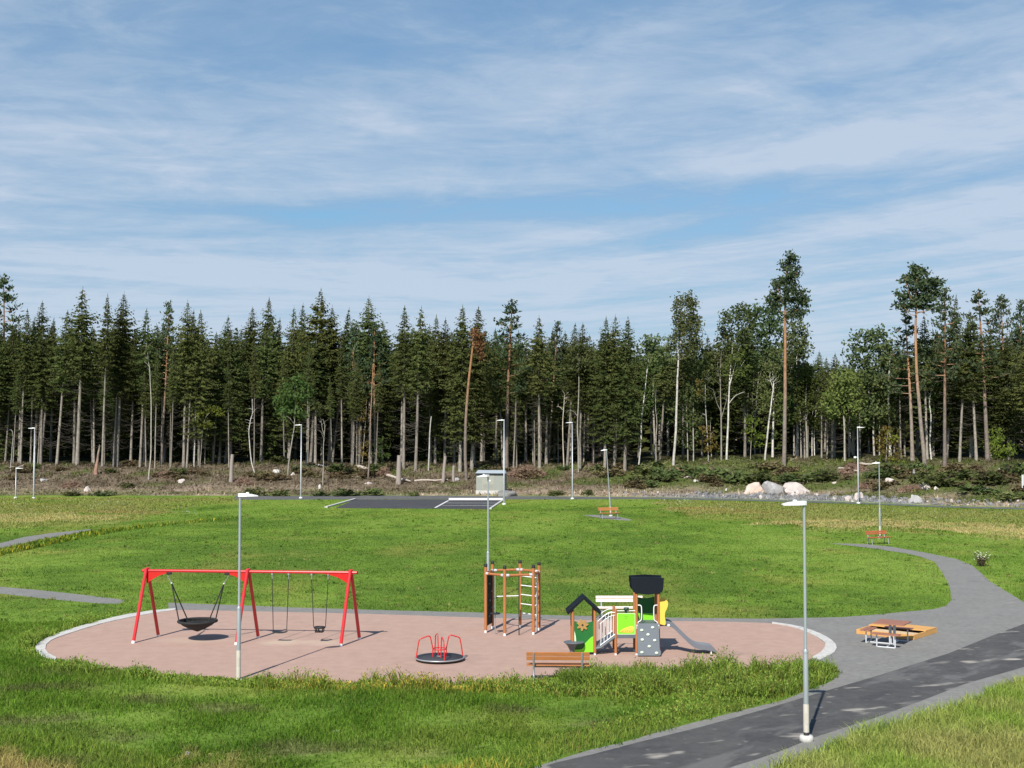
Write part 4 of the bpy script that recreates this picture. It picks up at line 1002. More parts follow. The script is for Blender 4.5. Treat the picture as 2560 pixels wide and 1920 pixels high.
# ---- the wood behind the front row
SKY_X = [-300, 0, 400, 600, 1000, 1300, 1560, 1640, 1760, 1830, 1960, 2030, 2080, 2140, 2220, 2320, 2450, 2600, 2900]
SKY_Y = [800, 812, 812, 818, 812, 835, 842, 862, 858, 822, 838, 925, 935, 920, 872, 832, 815, 812, 810]
nb = 0
for row, (s0, jit, step) in enumerate(((31, 4, 3.5), (39, 5, 3.4), (49, 6, 4.0), (62, 7, 4.6))):
    x = -84.0 - row * 6
    while x < 84 + row * 6:
        X_ = x + rnd.uniform(-1.2, 1.2)
        y = float(np.interp(X_, SFX, SFY)) + s0 + rnd.uniform(-jit, jit)
        z = float(hgt(X_, y))
        px, py = to_px(X_, y, z)
        x += step * rnd.uniform(.75, 1.25)
        if not (-90 < px < 2650): continue
        ty = float(np.interp(px, SKY_X, SKY_Y)) + rnd.uniform(-14, 34)
        h = (float(py) - ty) * y / F
        key = rnd.choice(['sa', 'sb', 'sd', 'se', 'sb']) if row < 1 else rnd.choice(['sd', 'sf', 'sb', 'sf'])
        if px > 2200 and rnd.random() < .40: key = rnd.choice(['pc', 'pd'])
        if row < 3 and 1590 < px < 2240 and rnd.random() < .42: key = rnd.choice(['da', 'db'])
        plant_tree(key, (X_, y, z - .1), h, 'leafy tree deep in the right half of the wood, behind the pale stems' if key[0] == 'd' else 'dark conifer deep in the wood, half hidden behind the front row of trunks', rnd.gauss(0, .012), rnd.uniform(.85, 1.15), 'leafy trees filling the right half of the wood' if key[0] == 'd' else 'conifers filling the wood behind its front row', {'p': 'pine_tree', 's': 'spruce_tree', 'd': 'leafy_tree'}[key[0]])
        nb += 1


def far_wood():
    """the wood beyond, one mass nobody could count"""
    rr = random.Random(99); mb = MB()
    for row in range(5):
        x = -120.0
        while x < 120:
            y = float(np.interp(x, SFX, SFY)) + 72 + row * 7 + rr.uniform(-3, 3); z = float(hgt(x, y))
            px, py = to_px(x, y, z)
            top = float(np.interp(px, SKY_X, SKY_Y)) + rr.uniform(0, 40)
            h = max(6, (float(py) - top) * y / F)
            zz = .5
            while zz < h:
                t = zz / h; rad = 3.2 * (1 - t) ** .6
                for k in range(8):
                    a = rr.uniform(0, 6.28); d = Vector((math.cos(a), math.sin(a), -.35))
                    w = max(.3, rad * .62)
                    mb.diamond(Vector((x, y, z + zz)) + d * rad * rr.uniform(.4, .9), d * w, Vector((-d.y, d.x, rr.uniform(-.5, .5))) * w * .62)
                zz += .7
            x += rr.uniform(2.0, 3.2)
    tag(mb.build('far_wood', L_spruce), 'dark mass of conifers closing the depth of the wood', 'wood', kind='stuff')


far_wood()
print('back trees', nb)
# ------------------------------------------------------------------ play equipment, lamps, benches
M_red = mat('red_lacquer', (.62, .018, .020), .28, spec=.6, coat=.4, noise=.12, nscale=2)
M_white = mat('white_plastic', (.80, .80, .79), .45)
M_black = mat('black_rubber', (.016, .016, .017), .65)
M_rope = mat('black_rope', (.022, .022, .022), .85, bump=.6, bscale=180)
M_galv = mat('galvanised_steel', (.46, .48, .49), .45, metal=.55, noise=.2, nscale=6)
M_steelw = mat('pale_grey_steel', (.62, .64, .66), .5, metal=.15, noise=.1, nscale=4)
M_pole = mat('zinc_pole', (.40, .44, .455), .42, metal=.35, noise=.12, nscale=3)
M_wood = mat('orange_oiled_wood', (.46, .175, .055), .6, col2=(.34, .125, .042), nscale=2.2, stretch=(14, 14, 1.2), bump=.25, bscale=5)
M_woodx = mat('orange_bench_planks', (.50, .195, .058), .6, col2=(.36, .13, .04), nscale=2.0, stretch=(1.2, 14, 14), bump=.25, bscale=5)
M_woodb = mat('brown_table_planks', (.37, .165, .105), .6, col2=(.28, .12, .078), nscale=2.0, stretch=(1.2, 12, 12), bump=.2, bscale=5)
M_woody = mat('yellow_new_timber', (.70, .38, .115), .65, col2=(.58, .30, .09), nscale=2.0, stretch=(1.5, 12, 12))
M_woodp = mat('glare_white_planks', (.86, .74, .66), .6, col2=(.78, .64, .55), nscale=2.0, stretch=(1.2, 12, 12))  # orange planks whitened in their colour to stand for sun glare
M_woodr = mat('red_brown_planks', (.44, .12, .045), .6, col2=(.33, .09, .035), nscale=2.0, stretch=(1.2, 12, 12))
M_lime = mat('lime_panel', (.225, .66, .025), .4, noise=.05, nscale=2)
M_limeedge = mat('panel_edge', (.62, .80, .50), .4)
M_dgreen = mat('dark_green_panel', (.016, .15, .030), .4, noise=.15, nscale=2)
M_navy = mat('anthracite_panel', (.008, .012, .017), .6, spec=.12, noise=.15, nscale=2)
M_grey = mat('grey_panel', (.115, .135, .155), .5, noise=.12, nscale=3)
M_slide = mat('grey_slide_plastic', (.165, .18, .205), .42, noise=.1, nscale=3)
M_yellow = mat('yellow_panel', (.83, .56, .085), .4)
M_gear = mat('wooden_flower', (.42, .25, .075), .5, noise=.2, nscale=6)
M_hold = mat('pale_green_grips', (.62, .76, .58), .5)
M_ink = mat('engraved_brown', (.30, .16, .04), .6)
M_dkgreenbox = mat('dark_green_steel', (.01, .055, .03), .45)
M_beige = mat('beige_sleeve', (.55, .51, .43), .6, noise=.1, nscale=4)
M_lens = mat('lamp_glass', (.30, .31, .32), .15)
M_mat = mat('charcoal_deck', (.045, .048, .055), .7, noise=.25, nscale=9, bump=.3, bscale=60)


# ---------- swing frame
def swing():
    t = thing('swing_frame', 'red steel swing frame with three pairs of legs at the left of the play area', 'swing set', (-9.02, 42.60, .012), R(-5.0))
    Lh, Hb, sp = 3.56, 2.36, .70
    MB().path([(-Lh - .16, 0, Hb), (Lh + .22, 0, Hb)], .052, 14).build('beam', M_red, t)
    MB().path([(Lh + .22, 0, Hb), (Lh + .235, 0, Hb)], .05, 12).build('end_cap', M_black, t)
    MB().path([(-Lh - .175, 0, Hb), (-Lh - .16, 0, Hb)], .05, 12).build('end_cap', M_black, t)
    for x in (-Lh, 0, Lh):
        for sy in (-1, 1):
            dx = .16 * sy
            l = MB().path([(x + dx, sy * sp, .07), (x, sy * .055, Hb + .09)], .058, 14).build('leg', M_red, t)
            MB().path([(x + dx * 1.04, sy * sp * 1.04, -.06), (x + dx, sy * sp, .075)], .061, 14).build('foot', M_white, l)
    for x, sg in ((-Lh, 1), (0, -1), (Lh, -1)):
        prof = [(0, 0), (1.05, 0), (.75, -.045), (.45, -.13), (.2, -.27), (0, -.42)]
        MB().prism([(sg * a, b) for a, b in (prof if sg > 0 else prof[::-1])], (x, -.015, Hb - .03), (1, 0, 0), (0, 0, 1), .03).build('gusset', M_red, t)
    M = t.matrix_basis.copy() if False else Matrix.Translation(t.location) @ Matrix.Rotation(R(-5.0), 4, 'Z')
    return t, M, Hb


t_swing, MS, HB = swing()


def hang(name, label, xc, cat='swing'): return thing(name, label, cat, MS @ Vector((xc, 0, 0)), R(-5.0), 'swings hanging from the red frame')


def basket():
    t = hang('basket_swing', 'black net basket swing hanging in the left bay of the red frame', -1.75)
    Rr, zr = .64, .66
    ring = [(Rr * math.cos(a), Rr * math.sin(a), zr) for a in [2 * math.pi * k / 40 for k in range(40)]]
    MB().path(ring, .045, 8, closed=True).build('rim', M_rope, t)
    nb_ = MB()
    for k in range(20):
        a = 2 * math.pi * k / 20
        nb_.path([(Rr * math.cos(a) * q, Rr * math.sin(a) * q, zr - .36 * (1 - q) ** .9) for q in (1, .8, .6, .4, .2, .06)], .013, 5, cap=False)
    for q in (.9, .78, .66, .54, .42, .3, .18, .08):
        nb_.path([(Rr * q * math.cos(2 * math.pi * k / 30), Rr * q * math.sin(2 * math.pi * k / 30), zr - .36 * (1 - q) ** .9) for k in range(30)], .013, 5, closed=True)
    nb_.lathe([(.02, zr - .355), (.25, zr - .268), (.5, zr - .135), (.62, zr - .03)], 32)
    nb_.build('net', M_rope, t)
    for sx in (-1, 1):
        xt = sx * 1.02
        MB().box((xt, 0, HB - .085), (.17, .10, .085)).build('bearing', M_black, t, bevel=.01)
        chain = [(xt - .05 * sx * -1, -.02, HB - .12), (xt + .02 * sx, -.03, HB - .24), (xt - .04 * sx, -.03, HB - .30), (xt - .10 * sx, -.03, HB - .42)]
        c_ = MB()
        for a, b in zip(chain[:-1], chain[1:]):
            a, b = Vector(a), Vector(b)
            nl = max(2, int((b - a).length / .035))
            for i in range(nl):
                p, q = a.lerp(b, i / nl), a.lerp(b, (i + 1.2) / nl); d = (q - p).normalized(); sd = d.cross(Vector((0, 1, 0))) if i % 2 else Vector((0, 1, 0))
                c_.path([p, p.lerp(q, .5) + sd * .014, q, p.lerp(q, .5) - sd * .014], .0075, 5, closed=True)
        c_.build('chain', M_galv, t)
        top = Vector((xt - .10 * sx, -.03, HB - .42))
        MB().lathe([(0, -.03), (.028, -.022), (.034, 0), (.028, .022), (0, .03)], 10, top).build('shackle', M_steelw, t)
        for sy in (-1, 1):
            a = math.atan2(sy * .62, sx * .78)
            MB().path([top, (Rr * math.cos(a), Rr * math.sin(a), zr)], .022, 7).build('rope', M_rope, t)
    return t


basket()


def seat_swing(xc, half, label, toddler):
    t = hang('toddler_swing' if toddler else 'flat_swing', label, xc)
    zs = .50 if toddler else .36
    for s in (-1, 1):
        xb = s * (half * .72 if toddler else half * .82)
        MB().box((s * half, 0, HB - .075), (.05, .06, .06)).build('bearing', M_galv, t)
        MB().path([(s * half, 0, HB - .10), (s * half, 0, HB - .24)], .014, 6).build('hook', M_galv, t)
        MB().path([(s * half, 0, HB - .22), (xb, 0, zs + .02)], .013, 6).build('chain', M_rope, t)
    if toddler:
        m = MB(); m.box((0, 0, zs - .14), (.26, .20, .05)); m.path([(.17 * math.cos(a), .15 * math.sin(a), zs) for a in [2 * math.pi * k / 20 for k in range(20)]], .035, 7, closed=True)
        for sx in (-1, 1):
            for sy in (-1, 1): m.path([(sx * .12, sy * .09, zs - .14), (sx * .13, sy * .11, zs)], .022, 6)
        m.path([(0, -.15, zs), (0, -.10, zs - .14)], .03, 6)
        m.build('seat', M_black, t, bevel=.008)
    else:
        m = MB(); n = 8
        pts = [(-.24 + .48 * i / n, zs - .035 * math.sin(math.pi * i / n)) for i in range(n + 1)]
        poly = pts + [(x, z - .035) for x, z in pts[::-1]]
        m.prism(poly[::-1], (0, 0, 0), (1, 0, 0), (0, 0, 1), .19); m.build('seat', M_black, t, bevel=.006)


seat_swing(1.13, .285, 'flat black swing seat hanging next to the middle legs of the red frame', False)
seat_swing(2.50, .285, 'black toddler bucket swing hanging nearest the right end of the red frame', True)


# ---------- climbing frame
def climbing_frame():
    t = thing('climbing_frame', 'tall hexagonal wooden climbing frame with black post caps', 'climbing frame', (.02, 44.70, .012))
    Rr, Hp = 1.0, 2.44
    ang = {1: 197, 3: 254, 5: 317, 6: 17, 4: 74, 2: 137}
    P = {k: Vector((Rr * math.cos(R(a)), Rr * math.sin(R(a)), 0)) for k, a in ang.items()}
    for k, p in P.items():
        po = MB().path([p + Vector((0, 0, .10)), p + Vector((0, 0, Hp - .10))], .056, 14).build('post', M_wood, t)
        MB().lathe([(.060, Hp - .11), (.062, Hp - .10), (.062, Hp - .012), (.052, Hp), (0, Hp)], 16, p).build('post_cap', M_black, po)
        MB().path([p + Vector((0, 0, -.05)), p + Vector((0, 0, .11))], .045, 12).build('post_foot', M_white, po)
    zb = Hp - .34
    for a, b in ((1, 3), (3, 5), (5, 6), (6, 4), (4, 2), (2, 1)):
        p, q = P[a] + Vector((0, 0, zb)), P[b] + Vector((0, 0, zb)); d = (q - p).normalized()
        be = MB().path([p + d * .05, q - d * .05], .045, 12).build('cross_beam', M_wood, t)
        br = MB()
        for e, s in ((p, 1), (q, -1)): br.path([e + d * s * .045, e + d * s * .15], .052, 12)
        br.build('bracket', M_steelw, be)
    for i in range(5):
        z = .53 + .335 * i
        MB().path([P[4] + Vector((0, 0, z)), P[6] + Vector((0, 0, z))], .020, 8).build('rung', M_white, t)
    MB().path([P[2] + Vector((0, 0, 1.15)), P[4] + Vector((0, 0, 1.15))], .020, 8).build('turning_bar', M_white, t)
    # dark climbing wall between the two left posts
    d = (P[2] - P[1]).normalized(); w = (P[2] - P[1]).length
    wl = MB().prism([(.07, .22), (w - .07, .22), (w - .07, 2.02), (.07, 2.02)], P[1], d, (0, 0, 1), .03).build('climbing_wall', M_navy, t)
    nrm = d.cross(Vector((0, 0, 1)))
    for u, v in ((.3, .55), (.7, .8), (.4, 1.1), (.65, 1.4), (.3, 1.7)): MB().box(P[1] + d * u + Vector((0, 0, v)) + nrm * .03, (.10, .10, .06), math.atan2(d.y, d.x)).build('grip', M_grey, wl, bevel=.015)
    # sliding poles at the open sides, one with a little seat plate
    m13, m35 = (P[1] + P[3]) / 2, (P[3] + P[5]) / 2
    po = MB().path([m13 + Vector((0, 0, -.03)), m13 + Vector((0, 0, zb))], .018, 8).build('sliding_pole', M_galv, t)
    MB().lathe([(0, .70), (.17, .71), (.19, .73), (.17, .75), (0, .76)], 20, m13).build('foot_plate', M_black, po)
    MB().path([m35 + Vector((0, 0, -.03)), m35 + Vector((0, 0, zb))], .018, 8).build('sliding_pole', M_black, t)
    # knotted rope between the two right posts
    m56 = P[5].lerp(P[6], .62)
    ro = MB().path([m56 + Vector((0, 0, .02)), m56 + Vector((0, 0, zb))], .020, 8).build('climbing_rope', M_steelw, t)
    for z in (.55, .95, 1.3, 1.7): MB().lathe([(0, -.05), (.04, -.03), (.05, 0), (.04, .03), (0, .05)], 10, m56 + Vector((0, 0, z))).build('knot', M_steelw, ro)


climbing_frame()


# ---------- playhouse with slide
def playhouse():
    X0, Y0 = 1.945, 39.95
    t = thing('play_tower', 'green playhouse tower with climbing wall, ramp and grey slide', 'playhouse', (X0, Y0, .012))
    X1, X2, X3, X4 = .705, 1.371, 2.04, 2.745
    yb = .72
    def post(x, y, h, cap=True):
        p = MB().path([(x, y, .06), (x, y, h - .02)], .046, 14)
        if cap: p.lathe([(.046, h - .02), (.035, h), (0, h + .005)], 14, (x, y, 0))
        o = p.build('post', M_wood, t)
        MB().path([(x, y, -.05), (x, y, .07)], .038, 12).build('post_foot', M_white, o)
    for x, h in ((0, 1.42), (X1, 1.42), (X2, 1.46), (X3, 2.02), (X4, 2.02)): post(x, 0, h)
    for x, h in ((0, 1.42), (X1, 1.42), (X2, 1.46), (X3, 2.02), (X4, 2.02)): post(x, yb, h)
    # little gabled roof of the left house
    pk, ev, hx = 1.86, 1.40, .47
    cx = X1 / 2
    rf = MB()
    for s in (-1, 1):
        d = Vector((s * (hx + .03), 0, ev - pk - .02)); n_ = Vector((-d.z, 0, d.x)).normalized() * (1 if s > 0 else -1)
        if n_.z < 0: n_ = -n_
        a = Vector((cx, 0, pk - .09)); b = a + d
        vs = []
        for y in (-.10, yb + .10):
            vs += [Vector((a.x, y, a.z)), Vector((b.x, y, b.z)), Vector((b.x, y, b.z)) + n_ * .09, Vector((a.x, y, pk))]
        rf.add(vs, [(0, 1, 2, 3), (7, 6, 5, 4), (0, 4, 5, 1), (1, 5, 6, 2), (2, 6, 7, 3)])
    rf.build('house_roof', M_navy, t, bevel=.012)
    # dark green back panel with the wooden flower
    top = [(X1 - .05, 1.02)] + [(X1 - .05 - (X1 - .10) * k / 8, 1.02 - .06 * math.sin(math.pi * k / 8)) for k in range(1, 8)] + [(.05, 1.02)]
    bp = MB().prism([(.05, .02), (X1 - .05, .02)] + top, (0, .028, .05), (1, 0, 0), (0, 0, 1), .02).build('house_panel', M_dgreen, t)
    bp['label'] = 'dark green panel'
    fl = []
    for k in range(14):
        a = 2 * math.pi * k / 14 + .1; r_ = .195 if k % 2 == 0 else .115
        fl += [(r_ * math.cos(a - .10), r_ * math.sin(a - .10)), (r_ * math.cos(a + .10), r_ * math.sin(a + .10))] if k % 2 == 0 else [(r_ * math.cos(a), r_ * math.sin(a))]
    f_ = MB().prism(fl, (.31, -.005, .95), (1, 0, 0), (0, 0, 1), .03).build('flower_wheel', M_gear, t, bevel=.006)
    MB().path([(.31, -.03, .95), (.31, .0, .95)], .032, 12).build('hub', M_black, f_)
    # lime front panel with an S-shaped edge
    s_ = [(X1 - .05, .09), (X1 - .05, .60), (.56, .54), (.48, .46), (.42, .40), (.38, .36), (.375, .30), (.34, .235), (.28, .19), (.18, .175), (.05, .17), (.05, .09)]
    MB().prism(s_[::-1], (0, -.012, 0), (1, 0, 0), (0, 0, 1), .024).build('house_panel', M_lime, t, bevel=.004)['label'] = 'lime green panel'
    MB().prism([(.05, .43), (.105, .43), (.10, .55), (.075, .68), (.05, .76)], (0, .002, 0), (1, 0, 0), (0, 0, 1), .024).build('house_panel', M_limeedge, t)['label'] = 'narrow pale green panel'
    # round counter at the left post
    ct = MB().lathe([(0, .385), (.30, .40), (.33, .415), (.33, .43), (.31, .437), (0, .437)], 28, (.03, -.10, 0))
    ct.lathe([(.07, .10), (.075, .16), (.16, .32), (.25, .40)], 20, (-.03, -.05, 0)).build('counter', M_grey, t)
    # ramp between the house and the middle post
    rp = MB()
    for y in (.0, yb): rp.path([(X1 + .03, y, .20), (X1 + .2, y, .24), (X2 - .03, y, .57)], .05, 8)
    for k in range(7):
        q = (k + .5) / 7; rp.box((X1 + .05 + (X2 - X1 - .1) * q, yb / 2, .26 + .34 * q), (.10, yb - .05, .03), 0, 0, Matrix.Rotation(R(-28), 4, 'Y'))
    rp.build('ramp', M_grey, t)
    for y, mt_ in ((-.03, M_white), (yb + .03, M_white)):
        rl = MB(); f0, f1 = X1 + .16, X2 - .02
        lo = lambda x: .30 + (x - f0) / (f1 - f0) * .36; hi = lambda x: 1.02 + .34 * math.sin(min(1, (x - f0 + .05) / (f1 - f0)) * 1.35)
        xs_ = [f0 + (f1 - f0) * k / 6 for k in range(7)]
        rl.path([(x, y, lo(x)) for x in xs_], .016, 8); rl.path([(x - .07, y, hi(x)) for x in xs_] + [(f1, y, hi(f1))], .014, 8); rl.path([(x, y, hi(x) - .085) for x in xs_], .011, 8)
        for k in range(5):
            x = f0 + .03 + (f1 - f0 - .08) * k / 4; rl.path([(x, y, lo(x)), (x, y, hi(x) - .08)], .010, 8)
        rl.build('handrail', mt_, t)
    # platforms
    pf = MB().box(((X2 + X3) / 2, yb / 2, .58), (X3 - X2 + .02, yb + .04, .10)); pf.box(((X3 + X4) / 2, yb / 2, .95), (X4 - X3 + .02, yb + .04, .09)); pf.build('platform', M_grey, t, bevel=.006)
    # lime panel with its yellow badge
    pn = MB().box(((X2 + X3) / 2, -.01, .985), (X3 - X2 - .10, .022, .66)).build('side_panel', M_lime, t, bevel=.01)
    pn['label'] = 'lime green panel with yellow badge'
    fr = MB()
    x0_, x1_, z0_, z1_ = X2 + .05, X3 - .05, .655, 1.315
    for a, b in (((x0_, z0_), (x1_, z0_)), ((x1_, z0_), (x1_, z1_)), ((x1_, z1_), (x0_, z1_)), ((x0_, z1_), (x0_, z0_))): fr.path([(a[0], -.015, a[1]), (b[0], -.015, b[1])], .011, 6)
    fr.build('panel_edge', M_limeedge, pn)
    bd = [(.10, .075), (.30, .055), (.48, .06), (.535, .12), (.55, .20), (.525, .255), (.44, .255), (.32, .225), (.19, .16), (.11, .105)]
    MB().prism(bd, (X2 + .03, -.026, .655), (1, 0, 0), (0, 0, 1), .008).build('badge', M_yellow, pn)
    le = MB()
    for k, w_ in enumerate((.05, .035, .045, .04, .045, .04)):      # an illegible row of letters, as in the photograph
        xx = X2 + .03 + .165 + .058 * k
        le.box((xx, -.0315, .758), (w_ * .28, .004, .045)); le.box((xx + w_ * .35, -.0315, .758 + (.014 if k % 2 else -.012)), (w_ * .5, .004, .012))
    le.build('lettering', M_ink, pn)
    dots = MB()
    for u, v in ((.27, .56), (.33, .56), (.30, .50)): dots.path([(X2 + .03 + u, -.026, .655 + v), (X2 + .03 + u, -.018, .655 + v)], .012, 8)
    dots.build('speaking_holes', M_dgreen, pn)
    sc_ = MB(); sc_.path([((X2 + X3) / 2 + .02, .02, 1.30), ((X2 + X3) / 2 - .03, .0, 1.45)], .035, 10); sc_.lathe([(0, -.05), (.075, -.045), (.09, 0), (.075, .045), (0, .05)], 16, ((X2 + X3) / 2 + .01, 0, 1.46))
    sc_.build('periscope', M_dkgreenbox, t)
    gr_ = MB(); gr_.path([(X2, yb, 1.42), (X3, yb, 1.42)], .02, 8); gr_.path([(X2, .0, 1.40), (X3, .0, 1.40)], .013, 8); gr_.build('grab_bar', M_white, t)
    # tower: roof plates, back panels, hoops
    for sy in (-1, 1):
        ro = MB()
        pl = [(-.53, .49), (-.50, .14), (-.46, .05), (-.38, .0), (0, -.04), (.38, .0), (.46, .05), (.50, .14), (.53, .49), (0, .52)]
        ydir = Vector((0, -sy * .10, .99)).normalized()
        ro.prism(pl if sy > 0 else pl, ((X3 + X4) / 2, yb / 2 + sy * (yb / 2 + .06), 1.96), (1, 0, 0), ydir, .03)
        rr_ = ro.build('tower_roof', M_navy, t, bevel=.006)
    MB().box(((X3 + X4) / 2, yb / 2, 2.40), (.98, .70, .03)).build('roof_top', M_navy, rr_)
    cv = [(.05, 1.22)] + [(.05 + .605 * k / 8, 1.76 - .05 * math.sin(math.pi * k / 8)) for k in range(9)] + [(.655, 1.22)]
    MB().prism(cv[::-1], (X3, yb + .01, 0), (1, 0, 0), (0, 0, 1), .022).build('tower_panel', M_dgreen, t)['label'] = 'dark green upper panel'
    MB().box(((X3 + X4) / 2, yb + .012, 1.12), (.60, .024, .23)).build('tower_panel', M_lime, t)['label'] = 'lime green lower panel'
    MB().box((X3 + .03, yb / 2, 1.22), (.022, yb - .1, .42)).build('tower_panel', M_lime, t)['label'] = 'lime green side panel'
    for s, x in ((1, X3), (-1, X4)):
        MB().path(smooth_poly([(x + s * .04, -.02, 1.58), (x + s * .12, -.03, 1.575), (x + s * .155, -.04, 1.50), (x + s * .155, -.05, 1.20), (x + s * .13, -.05, 1.10), (x + s * .055, -.04, 1.05), (x + s * .04, -.03, .97)], 4, False), .017, 8).build('hoop_handle', M_white, t)
    # climbing wall leaning in front of the tower
    wl = [(-.352, 0), (-.352, 1.02), (.352, 1.02), (.352, .20), (.385, .15), (.385, .05), (.35, 0)]
    ay = Vector((0, .30, 1)).normalized()
    w_ = MB().prism(wl[::-1], ((X3 + X4) / 2, -.34, .03), (1, 0, 0), ay, .035).build('climbing_wall', M_grey, t, bevel=.006)
    nrm = Vector((0, -1, .30)).normalized()
    for u, v in ((-.20, .80), (.15, .885), (-.005, .66), (-.195, .50), (.20, .48), (.02, .29), (-.22, .105), (.245, .085)):
        h = MB(); h.lathe([(.052, 0), (.05, .025), (.035, .045), (0, .05)], 10)
        o = h.build('climbing_hold', M_hold, w_)
        o.location = Vector(((X3 + X4) / 2 + u, -.34, .03)) + ay * v + nrm * .017
        o.rotation_euler = nrm.to_track_quat('Z', 'Y').to_euler(); o.scale = (1.1, .85, 1)
    bk = MB()
    for s in (-1, 1): bk.box(((X3 + X4) / 2 + s * .345, -.06, .90), (.035, .05, .13))
    bk.build('bracket', M_white, t)
    # yellow wavy side panel at the slide
    yp = [(.02, .98), (.17, .94), (.20, .97), (.205, 1.05), (.175, 1.22), (.19, 1.36), (.26, 1.50), (.285, 1.62), (.265, 1.71), (.225, 1.74), (.17, 1.70), (.02, 1.68)]
    MB().prism(yp, (X4 + .02, -.01, 0), (1, 0, 0), (0, 0, 1), .024).build('slide_guard', M_yellow, t, bevel=.004)
    yb_ = MB().prism(yp, (X4 + .02, yb + .01, 0), (1, 0, 0), (0, 0, 1), .024).build('slide_guard', M_yellow, t, bevel=.004)
    # slide
    prof = smooth_poly([(X4 + .02, .93), (X4 + .30, .93), (X4 + .48, .86), (X4 + .75, .60), (X4 + 1.05, .32), (X4 + 1.25, .21), (X4 + 1.55, .165), (X4 + 1.75, .13), (X4 + 1.86, .06)], 4, False)
    y0_, y1_ = .12, .60
    sec = [(y0_ - .03, .12), (y0_ + .0, .13), (y0_ + .03, .0), (y1_ - .03, .0), (y1_, .13), (y1_ + .03, .12), (y1_ + .02, -.035), (y0_ - .02, -.035)]
    vs = []; n = len(sec)
    for i, (x, z) in enumerate(prof):
        k = min(1, (len(prof) - 1 - i) / 5) * .75 + .25
        vs += [(x, y, z + (dz * k if dz > 0 else dz)) for y, dz in sec]
    fs = [(i * n + j, (i + 1) * n + j, (i + 1) * n + (j + 1) % n, i * n + (j + 1) % n) for i in range(len(prof) - 1) for j in range(n)]
    fs += [tuple(range(n)), tuple(range((len(prof) - 1) * n, len(prof) * n))[::-1]]
    sl = MB().add(vs, fs).build('slide', M_slide, t)
    for y in (y0_ + .03, y1_ - .03): MB().path([(X4 + 1.70, y, -.05), (X4 + 1.70, y, .12)], .022, 8).build('slide_leg', M_white, sl)
    bc = MB().lathe([(0, 0), (.045, 0), (.045, .02), (0, .02)], 12).build('bolt_cover', M_white, sl); bc.location = (X4 + .33, y0_ - .045, .925)
    bc.rotation_euler = (R(90), 0, 0)


playhouse()


# ---------- carousel
def carousel():
    c = at(1099, 1643, .11)
    t = thing('carousel', 'small roundabout with dark round deck and four red hoop handles', 'carousel', (c.x, c.y, .012), R(15))
    MB().lathe([(0, .03), (.70, .03), (.74, .05), (.74, .115), (0, .118)], 48).build('deck', M_mat, t)
    MB().path([(.755 * math.cos(2 * math.pi * k / 48), .755 * math.sin(2 * math.pi * k / 48), .095) for k in range(48)], .022, 8, closed=True).build('rim', M_galv, t)
    for k in range(4):
        a = math.pi / 2 * k; d = Vector((math.cos(a), math.sin(a), 0))
        pts = smooth_poly([(.725, .10), (.725, .22), (.66, .60), (.62, .68), (.55, .71), (.37, .765), (.33, .76), (.29, .71), (.225, .42), (.215, .34), (.215, .10)], 4, False)
        MB().path([tuple(d * r + Vector((0, 0, z))) for r, z in pts], .019, 8).build('handle', M_red, t)
    MB().path([(.215 * math.cos(2 * math.pi * k / 28), .215 * math.sin(2 * math.pi * k / 28), .36) for k in range(28)], .017, 8, closed=True).build('handle_ring', M_red, t)
    MB().path([(.74, -.16, .09), (.82, -.19, .17)], .016, 6).build('brake_lever', M_grey, t)
    MB().lathe([(0, .118), (.11, .118), (.10, .15), (0, .155)], 20).build('hub', M_grey, t)


carousel()


# ---------- benches
def make_bench(label, loc, rz, mt_, L=1.8, legx=.69):
    """back side at y = 0, seat towards +y"""
    t = thing('park_bench', label, 'bench', loc, rz)
    for z, y in ((.80, -.055), (.675, -.03)):
        MB().box((0, y, z), (L, .035, .106), 0, 0, Matrix.Rotation(R(11), 4, 'X')).build('backrest', mt_, t, bevel=.006)
    for y in (.14, .27, .40): MB().box((0, y, .45), (L, .112, .038)).build('seat', mt_, t, bevel=.006)
    for s in (-1, 1):
        x = s * legx
        l = MB().path(smooth_poly([(x, -.085, .84), (x, -.045, .62), (x, -.01, .48), (x, .02, .32), (x, -.08, -.03)], 3, False), .031, 8)
        l.path([(x, .0, .415), (x, .40, .415)], .022, 8); l.path([(x, .36, .41), (x, .44, -.03)], .024, 8)
        l.build('leg', M_galv, t)
    MB().path([(-legx, .16, .40), (legx, .16, .40)], .018, 8).build('cross_rail', M_galv, t)
    return t


p = at(1395, 1705); make_bench('orange wooden bench seen from behind at the grassy near edge of the play area', (p.x, p.y, .0), R(-1.5), M_woodx)
p = at(1545, 1546); make_bench('bench with sun glare painted on its planks, facing the play area, behind the playhouse', (p.x + .05, p.y, .004), R(180), M_woodp, 1.8)
p = at(1521, 1297); b_ = make_bench('orange bench on a small gravel pad by the leaning lamp, mid field', (p.x, p.y, .004), R(196), M_woodx); b_.scale = (1.0, 1.0, 1.12)
p = at(2191, 1360); b_ = make_bench('red-brown bench at the far bend of the right-hand gravel path', (p.x, p.y, .004), R(203), M_woodr); b_.scale = (.95, .95, 1.0)


